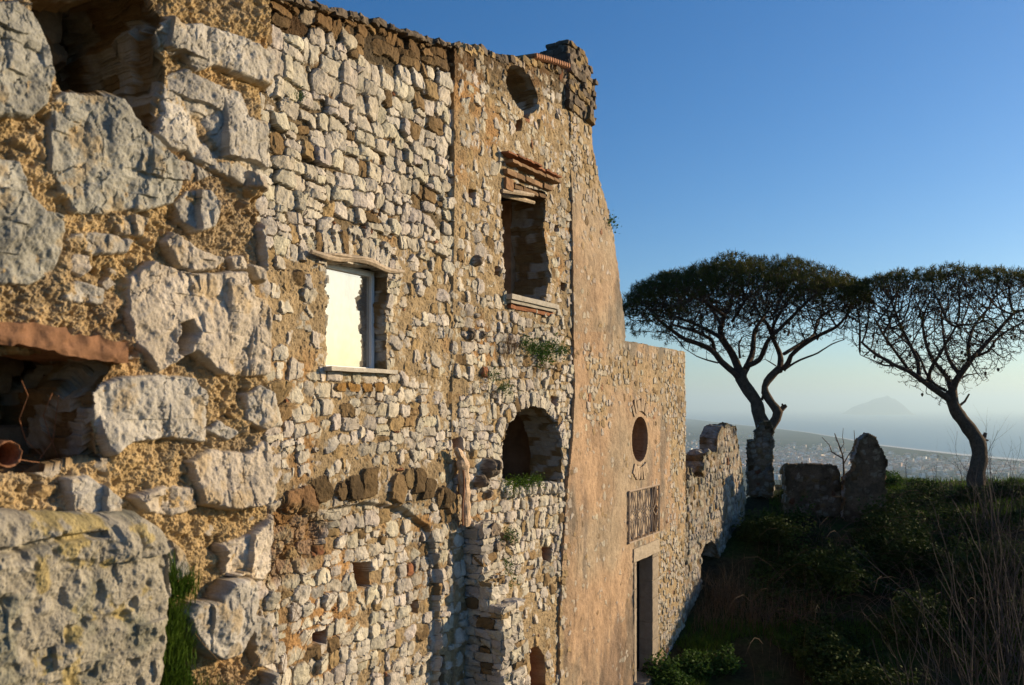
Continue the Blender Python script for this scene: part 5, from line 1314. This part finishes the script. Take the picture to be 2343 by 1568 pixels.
# sapling and tall weeds on the crest
def sapling():
    Y = 27.0; mb = MB(); f = lambda x, y: Vector(((x - CX) / FP * Y, Y + .1 * math.sin(x), (HZ - y) / FP * Y))
    for pts, r in [([(1926, 1120), (1928, 1080), (1929, 1055), (1926, 1040), (1915, 1015), (1911, 992)], .035), ([(1927, 1050), (1905, 1035), (1895, 1018), (1878, 1000)], .022), ([(1928, 1060), (1942, 1042), (1952, 1022), (1954, 998), (1956, 985)], .02),
                   ([(1920, 1030), (1928, 1015), (1926, 1000), (1929, 980)], .014), ([(1908, 1036), (1900, 1033), (1893, 1036)], .01), ([(1914, 1012), (1908, 1005), (1910, 996)], .009), ([(1944, 1040), (1951, 1036), (1956, 1030)], .01), ([(1926, 1042), (1932, 1030), (1931, 1020)], .01)]:
        mb.tube([f(*p) for p in pts], [r * (1 - .6 * k / (len(pts) - 1)) for k in range(len(pts))], 6)
    tag(mb.build('bare_sapling', M_dtwig), 'small leafless sapling between the low stub and the pointed stub', 'sapling')
sapling()
def weeds():
    r = random.Random(5)
    for k in range(26):
        x = r.choice((r.uniform(2035, 2130), r.uniform(2130, 2260), r.uniform(1770, 1800))); Y = r.uniform(27, 31); X = (x - CX) / FP * Y; z = gz(X, Y); h = r.uniform(.5, 1.35)
        mb = MB(); mb.tube([(X, Y, z - .05), (X + r.gauss(0, .04), Y, z + h * .5), (X + r.gauss(0, .1), Y, z + h)], [.009, .006, .003], 4)
        for q in range(7):
            f = r.uniform(.4, 1); p = Vector((X, Y, z + h * f)); mb.tube([p, p + Vector((r.uniform(-.12, .12), r.uniform(-.1, .1), r.uniform(.05, .15)))], [.004, .002], 3)
        tag(mb.build('tall_weed', M_dtwig), 'thin dry tall weed standing against the plain on the crest', 'weed', 'tall dry weeds on the crest')
weeds()

# ================================================================== umbrella pines
def pine(name, Y0, trunk, limbs, stubs, crown, label, seed, nattr=3000):
    """trunk and main limbs follow the real tree; the fine branching grows towards points spread through the crown"""
    rnd = random.Random(seed); r = np.random.default_rng(seed)
    def P(x, y, dy=0):  # x, y measured on a 1.4905x enlargement of the tree region
        X = 1391 + x * .4058; Yp = 544.4 + y * .4058; Yd = Y0 + dy
        return Vector(((X - CX) / FP * Y0 * (Yd / Y0), Yd, (HZ - Yp) / FP * Yd))
    def smooth(pts, rad, step=.16):
        out = []; n = len(pts)
        for k in range(n - 1):
            p0, p1, p2, p3 = pts[max(k - 1, 0)], pts[k], pts[k + 1], pts[min(k + 2, n - 1)]
            m = max(1, int((p2 - p1).length / step))
            for q in range(m):
                t = q / m; c = .5 * ((2 * p1) + (p2 - p0) * t + (2 * p0 - 5 * p1 + 4 * p2 - p3) * t * t + (3 * p1 - p0 - 3 * p2 + p3) * t ** 3)
                out.append((c, rad[k] + (rad[k + 1] - rad[k]) * t))
        out.append((pts[-1], rad[-1])); return out
    root = empty(name, tuple(P(*trunk[0][0][:2])), label, 'pine tree', 'umbrella pines')
    nodes = []; parent = []; fixed = []
    tv = MB()
    def add_chain(ch, par, grow=True):
        for (c, rr) in ch:
            nodes.append(c); parent.append(par); fixed.append(rr); par = len(nodes) - 1
        return par
    for pts in trunk:
        ch = smooth([P(*p[:2], p[3] if len(p) > 3 else 0) for p in pts], [p[2] for p in pts])
        tv.tube([c for c, _ in ch], [q * (1 + .07 * math.sin(i * 1.9)) for i, (_, q) in enumerate(ch)], 14)
    V = np.array(tv.v)
    V = V + .028 * np.stack([fbm(V[:, 0] * 5, V[:, 2] * 2.2 + V[:, 1] * 5, seed + k, 3) for k in range(3)], -1)
    mesh_obj('trunk', V, tv.f, M_bark, root, np.tile([.17, .12, .085], (len(V), 1)) * (1 + .3 * fbm(V[:, 0] * 6, V[:, 2] * 3, 3, 3))[:, None], smooth=True)
    for (pts, r0, r1, dy) in limbs:
        n = len(pts); q = [P(p[0], p[1], (p[2] if len(p) > 2 else 0) + dy * (k / (n - 1)) ** 1.0) for k, p in enumerate(pts)]
        ch = smooth(q, [r0 + (r1 - r0) * k / (n - 1) for k in range(n)], .15)
        add_chain(ch, -1)
    for pts, r0 in stubs:
        sb = MB(); sb.tube([P(*p) for p in pts], [r0 * (1 - .45 * k / (len(pts) - 1)) for k in range(len(pts))], 7)
        mesh_obj('dead_stub', np.array(sb.v), sb.f, M_bark, root, np.tile([.17, .12, .09], (len(sb.v), 1)))
    (cx, Rr, ztop_y, sag, low) = crown
    C = P(cx, ztop_y); Rm = Rr * .4058 / FP * Y0
    A = []
    while len(A) < nattr:
        a = r.uniform(0, 2 * np.pi); q = math.sqrt(r.random()); x = C.x + Rm * q * math.cos(a); y = C.y + Rm * q * math.sin(a) * .95
        edge = 1 + .10 * float(vn2(a * 2.2, seed, 5)) * 2; 
        zt = C.z - sag * (q ** 2.2) + .30 * float(fbm(x * 1.2, y * 1.2, seed, 3)); zl = low(q, C.z)
        f = r.random() ** .8; z = zl + (zt - zl) * f
        if r.random() < .10: z = zl - r.random() * .8 * (1 - q * .3)
        if float(vn2((x + .6 * y) * .95, z * 1.5 + y * .5, seed + 40)) < -.24 and f < .85: continue
        if q < edge: A.append((x, y, z))
    A = np.array(A)
    N = np.array([list(v) for v in nodes]); nc = len(N)
    best = np.full(len(A), 1e9); bi = np.zeros(len(A), int)
    def upd(k0, Nn):
        for s in range(k0, len(Nn), 256):
            D = np.linalg.norm(A[:, None] - Nn[None, s:s + 256], axis=2); j = D.argmin(1); d = D[np.arange(len(A)), j]
            m = d < best; best[m] = d[m]; bi[m] = j[m] + s
    Nd = N.copy(); starts = [k for k in range(nc) if parent[k] < 0] + [nc]; allow = np.zeros(nc, bool)
    for a_, b_ in zip(starts[:-1], starts[1:]):
        allow[b_ - 1] = True; allow[np.arange(a_ + (b_ - a_) // 3, b_, 4)] = True
    Nd[~allow, 2] += 1e4
    upd(0, Nd); step = .12; alive = np.ones(len(A), bool); par = list(parent)
    Nl = [Nd]; tot = nc
    for it in range(90):
        al = np.where(alive)[0]
        if not len(al): break
        Nn = np.concatenate(Nl) if len(Nl) > 1 else Nl[0]; Nl = [Nn]
        act = al[best[al] < .85]
        if len(act) < 12 and it < 40: act = al[best[al] < np.sort(best[al])[min(len(al) - 1, 40)] + .01]
        if not len(act): break
        ids, inv = np.unique(bi[act], return_inverse=True); d = A[act] - Nn[bi[act]]; d /= np.linalg.norm(d, axis=1)[:, None] + 1e-9
        S_ = np.zeros((len(ids), 3)); np.add.at(S_, inv, d); S_ += r.normal(0, .6, S_.shape); S_ /= np.linalg.norm(S_, axis=1)[:, None] + 1e-9
        new = Nn[ids] + S_ * step; par += list(ids); Nl.append(new); k0 = tot; tot += len(new)
        upd2 = np.concatenate(Nl); upd(k0, upd2); alive &= best > .115
    N = np.concatenate(Nl); N[:nc] = np.array([list(v) for v in nodes]); par = np.array(par); n = len(N)
    # pipe-model radii
    rad = np.zeros(n); e = 2.35; kids = np.zeros(n, int)
    for k in range(n - 1, -1, -1):
        if kids[k] == 0: rad[k] = .0052 ** e
        if par[k] >= 0 and par[k] < n: rad[par[k]] += rad[k]; kids[par[k]] += 1
    rad = rad ** (1 / e); rad[:nc] = np.maximum(np.minimum(rad[:nc], np.array(fixed) * 1.15), np.array(fixed))
    # split chains: limbs as round tubes, fine growth as prisms
    mb = MB(); 
    chain_start = [k for k in range(nc) if par[k] < 0] + [nc]
    for a, b in zip(chain_start[:-1], chain_start[1:]): mb.tube([Vector(p) for p in N[a:b]], list(rad[a:b]), 9)
    V = np.array(mb.v)
    mesh_obj('limbs', V + .012 * np.stack([fbm(V[:, 0] * 8, V[:, 2] * 5, seed + k, 3) for k in range(3)], -1), mb.f, M_bark, root, np.tile([.14, .10, .075], (len(V), 1)), smooth=True)
    k = np.arange(nc, n); a = N[par[k]]; b = N[k]; ra = np.minimum(rad[par[k]], rad[k] * 1.6); rb = rad[k]
    dd = b - a; dd /= np.linalg.norm(dd, axis=1)[:, None] + 1e-9; s1 = np.cross(dd, [0.31, .2, .93]); s1 /= np.linalg.norm(s1, axis=1)[:, None]; s2 = np.cross(dd, s1)
    sides = 4; V = []
    for (c, rr) in ((a - dd * .01, ra), (b + dd * .01, rb)):
        for q in range(sides):
            an = 2 * math.pi * q / sides; V.append(c + (s1 * math.cos(an) + s2 * math.sin(an)) * rr[:, None])
    V = np.stack(V, 1); i = np.arange(len(k))[:, None] * 8
    F = np.concatenate([i + [q, (q + 1) % 4, (q + 1) % 4 + 4, q + 4] for q in range(4)])
    V = V.reshape(-1, 3); mesh_obj('fine_branches', V, F, M_bark, root, np.tile([.12, .085, .06], (len(V), 1)))
    # needles: tufts on the twigs of the upper layer
    q = np.hypot(N[:, 0] - C.x, (N[:, 1] - C.y) / .95) / Rm; zt = C.z - sag * np.clip(q, 0, 1.2) ** 2.2 + .30 * fbm(N[:, 0] * 1.2, N[:, 1] * 1.2, seed, 3)
    zl = np.array([low(min(x, 1.1), C.z) for x in q])
    depth = (zt - N[:, 2])
    prob = sst((.8 if seed == 1 else .42) - depth, 0, .4) + .12 * sst(q, .85, 1.0) + .012 + (.3 if seed == 1 else 0) * sst(C.x - N[:, 0], .5, Rm)
    T = N[(np.arange(n) >= nc) & (kids <= 1) & (r.random(n) < prob * .95)]
    m = 15; Bp = np.repeat(T, m, 0) + r.normal(0, .035, (len(T) * m, 3)); d = r.normal(0, 1, (len(Bp), 3)); d[:, 2] += .75; d /= np.linalg.norm(d, axis=1)[:, None]
    L = r.uniform(.09, .19, len(Bp))[:, None]; sd = np.cross(d, r.normal(0, 1, d.shape)); sd /= np.linalg.norm(sd, axis=1)[:, None] + 1e-9
    V = np.stack([Bp - sd * .009, Bp + sd * .009, Bp + d * L], 1).reshape(-1, 3); F = np.arange(len(V)).reshape(-1, 3)
    mesh_obj('needles', V, F, L_pine, root)
    # cones
    cn = MB(); T2 = N[(np.arange(n) >= nc) & (kids == 0)]
    for t in T2[r.integers(len(T2), size=90)]:
        s = .045; t = Vector(t); 
        cn.tube([t + Vector((0, 0, .05)), t + Vector((0, 0, .02)), t - Vector((0, 0, .03)), t - Vector((0, 0, .08))], [.012, s, s * .9, .01], 6)
    o = mesh_obj('cones', np.array(cn.v), cn.f, M_dtwig, root); o['kind'] = 'stuff'
    return root

pine('umbrella_pine', 30.0,
     [[(885, 1440, .30), (884, 1200, .27), (880, 1080, .25), (850, 1000, .235), (830, 920, .22), (790, 860, .21), (750, 795, .215), (745, 745, .20)],
      [(885, 1100, .20, -.05), (925, 1050, .17, -.12), (955, 985, .165, -.12), (900, 905, .14, -.1), (882, 840, .13, 0), (915, 785, .135, .1), (968, 735, .14, .1)]],
     [([(745, 800), (715, 765), (640, 700), (590, 640), (520, 602), (430, 570), (350, 515), (270, 450)], .13, .05, -1.2),
      ([(600, 645), (585, 580), (530, 545), (470, 520), (360, 490)], .07, .035, -2.6),
      ([(748, 770), (700, 655), (650, 580), (632, 520), (655, 440), (690, 380), (700, 320)], .15, .05, .8),
      ([(636, 565), (580, 530), (520, 500), (400, 452), (300, 420)], .07, .03, 2.2),
      ([(765, 760), (795, 700), (815, 640), (820, 560), (838, 500), (900, 410)], .13, .05, 1.8),
      ([(775, 725), (850, 690), (878, 630), (905, 575), (990, 490), (1080, 400)], .10, .04, -1.9),
      ([(655, 440), (600, 400), (540, 360), (470, 330)], .06, .03, -.8),
      ([(700, 470), (745, 400), (780, 340)], .05, .03, -2.4), ([(640, 500), (600, 420), (580, 360)], .05, .03, 3.0),
      ([(965, 750), (972, 690), (960, 635), (925, 560), (905, 500), (850, 430)], .12, .04, 2.4),
      ([(960, 640), (925, 530), (960, 440), (1010, 360)], .06, .03, -2.6),
      ([(985, 745), (1018, 700), (1030, 665), (1100, 605), (1200, 545), (1290, 500), (1350, 430)], .10, .035, -.7),
      ([(990, 655), (1080, 600), (1160, 545), (1180, 470), (1260, 400)], .06, .03, 2.0),
      ([(1000, 738), (1080, 690), (1180, 650), (1260, 600), (1330, 575)], .045, .014, -.3),
      ([(620, 705), (560, 690), (500, 668), (430, 625)], .03, .01, -.4), ([(945, 722), (910, 700), (885, 685)], .025, .01, 0)],
     [([(865, 915), (872, 895), (868, 888)], .06), ([(955, 985), (985, 958), (1003, 945)], .12), ([(742, 680), (736, 600), (755, 560)], .045), ([(985, 950), (980, 935)], .05)],
     (745, 690, 134, 1.22, lambda q, zt: zt - 1.5 - 1.3 * (1 - q) ** .9 - .25 * q), 'large umbrella pine with twin trunk rising behind the tall square pillar', 1, 17000)
pine('umbrella_pine', 29.0,
     [[(2070, 1480, .33), (2075, 1330, .27), (2092, 1250, .25), (2082, 1150, .24), (2015, 1050, .22), (1960, 975, .20), (1935, 905, .19), (1935, 860, .16)]],
     [([(1940, 925), (1890, 890), (1820, 840), (1750, 790), (1690, 750), (1620, 720), (1500, 650), (1430, 590)], .12, .035, -1.0),
      ([(1935, 880), (1958, 810), (2010, 735), (2050, 680), (2090, 640), (2180, 540), (2290, 420)], .13, .04, -.8),
      ([(1935, 870), (1925, 830), (1905, 780), (1840, 700), (1795, 610), (1770, 480)], .10, .035, 1.4),
      ([(1985, 775), (1930, 700), (1900, 620), (1885, 500)], .08, .03, 2.0),
      ([(2040, 700), (2030, 610), (2062, 500), (2150, 390)], .07, .03, 1.6),
      ([(1750, 795), (1745, 700), (1700, 600), (1640, 480)], .07, .03, 1.4), ([(1810, 835), (1815, 750), (1880, 640), (1960, 500)], .06, .03, -2.0),
      ([(1700, 755), (1640, 670), (1560, 560), (1500, 450)], .05, .025, -2.0), ([(2060, 672), (2140, 640), (2200, 560), (2290, 500)], .045, .02, -1.6), ([(1620, 722), (1560, 720), (1490, 690), (1420, 660)], .03, .01, 0),
      ([(1900, 860), (1840, 825), (1790, 760), (1740, 650), (1600, 520)], .05, .025, 2.4)],
     [([(1975, 950), (2010, 922), (2035, 880)], .05), ([(2105, 1150), (2128, 1100)], .10), ([(2120, 1140), (2142, 1142)], .05), ([(1990, 790), (2025, 772), (2055, 770)], .035)],
     (1880, 520, 190, .42, lambda q, zt: zt - 1.0 - 2.9 * (1 - q) ** .8 - .6 * q), 'single leaning umbrella pine with forked bare limbs at the right', 2, 14000)

# ================================================================== sea air
def haze():
    m = bpy.data.materials.new('sea_haze'); m.use_nodes = True; nt = m.node_tree; nt.nodes.remove(nt.nodes['Principled BSDF'])
    v = nt.nodes.new('ShaderNodeVolumePrincipled'); v.inputs['Color'].default_value = (.62, .85, 1, 1); v.inputs['Density'].default_value = 6.3e-5; v.inputs['Anisotropy'].default_value = .35
    nt.links.new(v.outputs[0], nt.nodes['Material Output'].inputs['Volume'])
    x, y0, y1, z0, z1 = 78000, -5200, 78000, -ALT - 14, 600
    P = [(-x, y0, z0), (x, y0, z0), (x, y1, z0), (-x, y1, z0), (-x, y0, z1), (x, y0, z1), (x, y1, z1), (-x, y1, z1)]
    tag(mesh_obj('haze', np.array(P), [(0, 3, 2, 1), (4, 5, 6, 7), (0, 1, 5, 4), (1, 2, 6, 5), (2, 3, 7, 6), (3, 0, 4, 7)], m), 'blue-white sea haze over the plain and the sea', 'haze', kind='stuff')
haze()
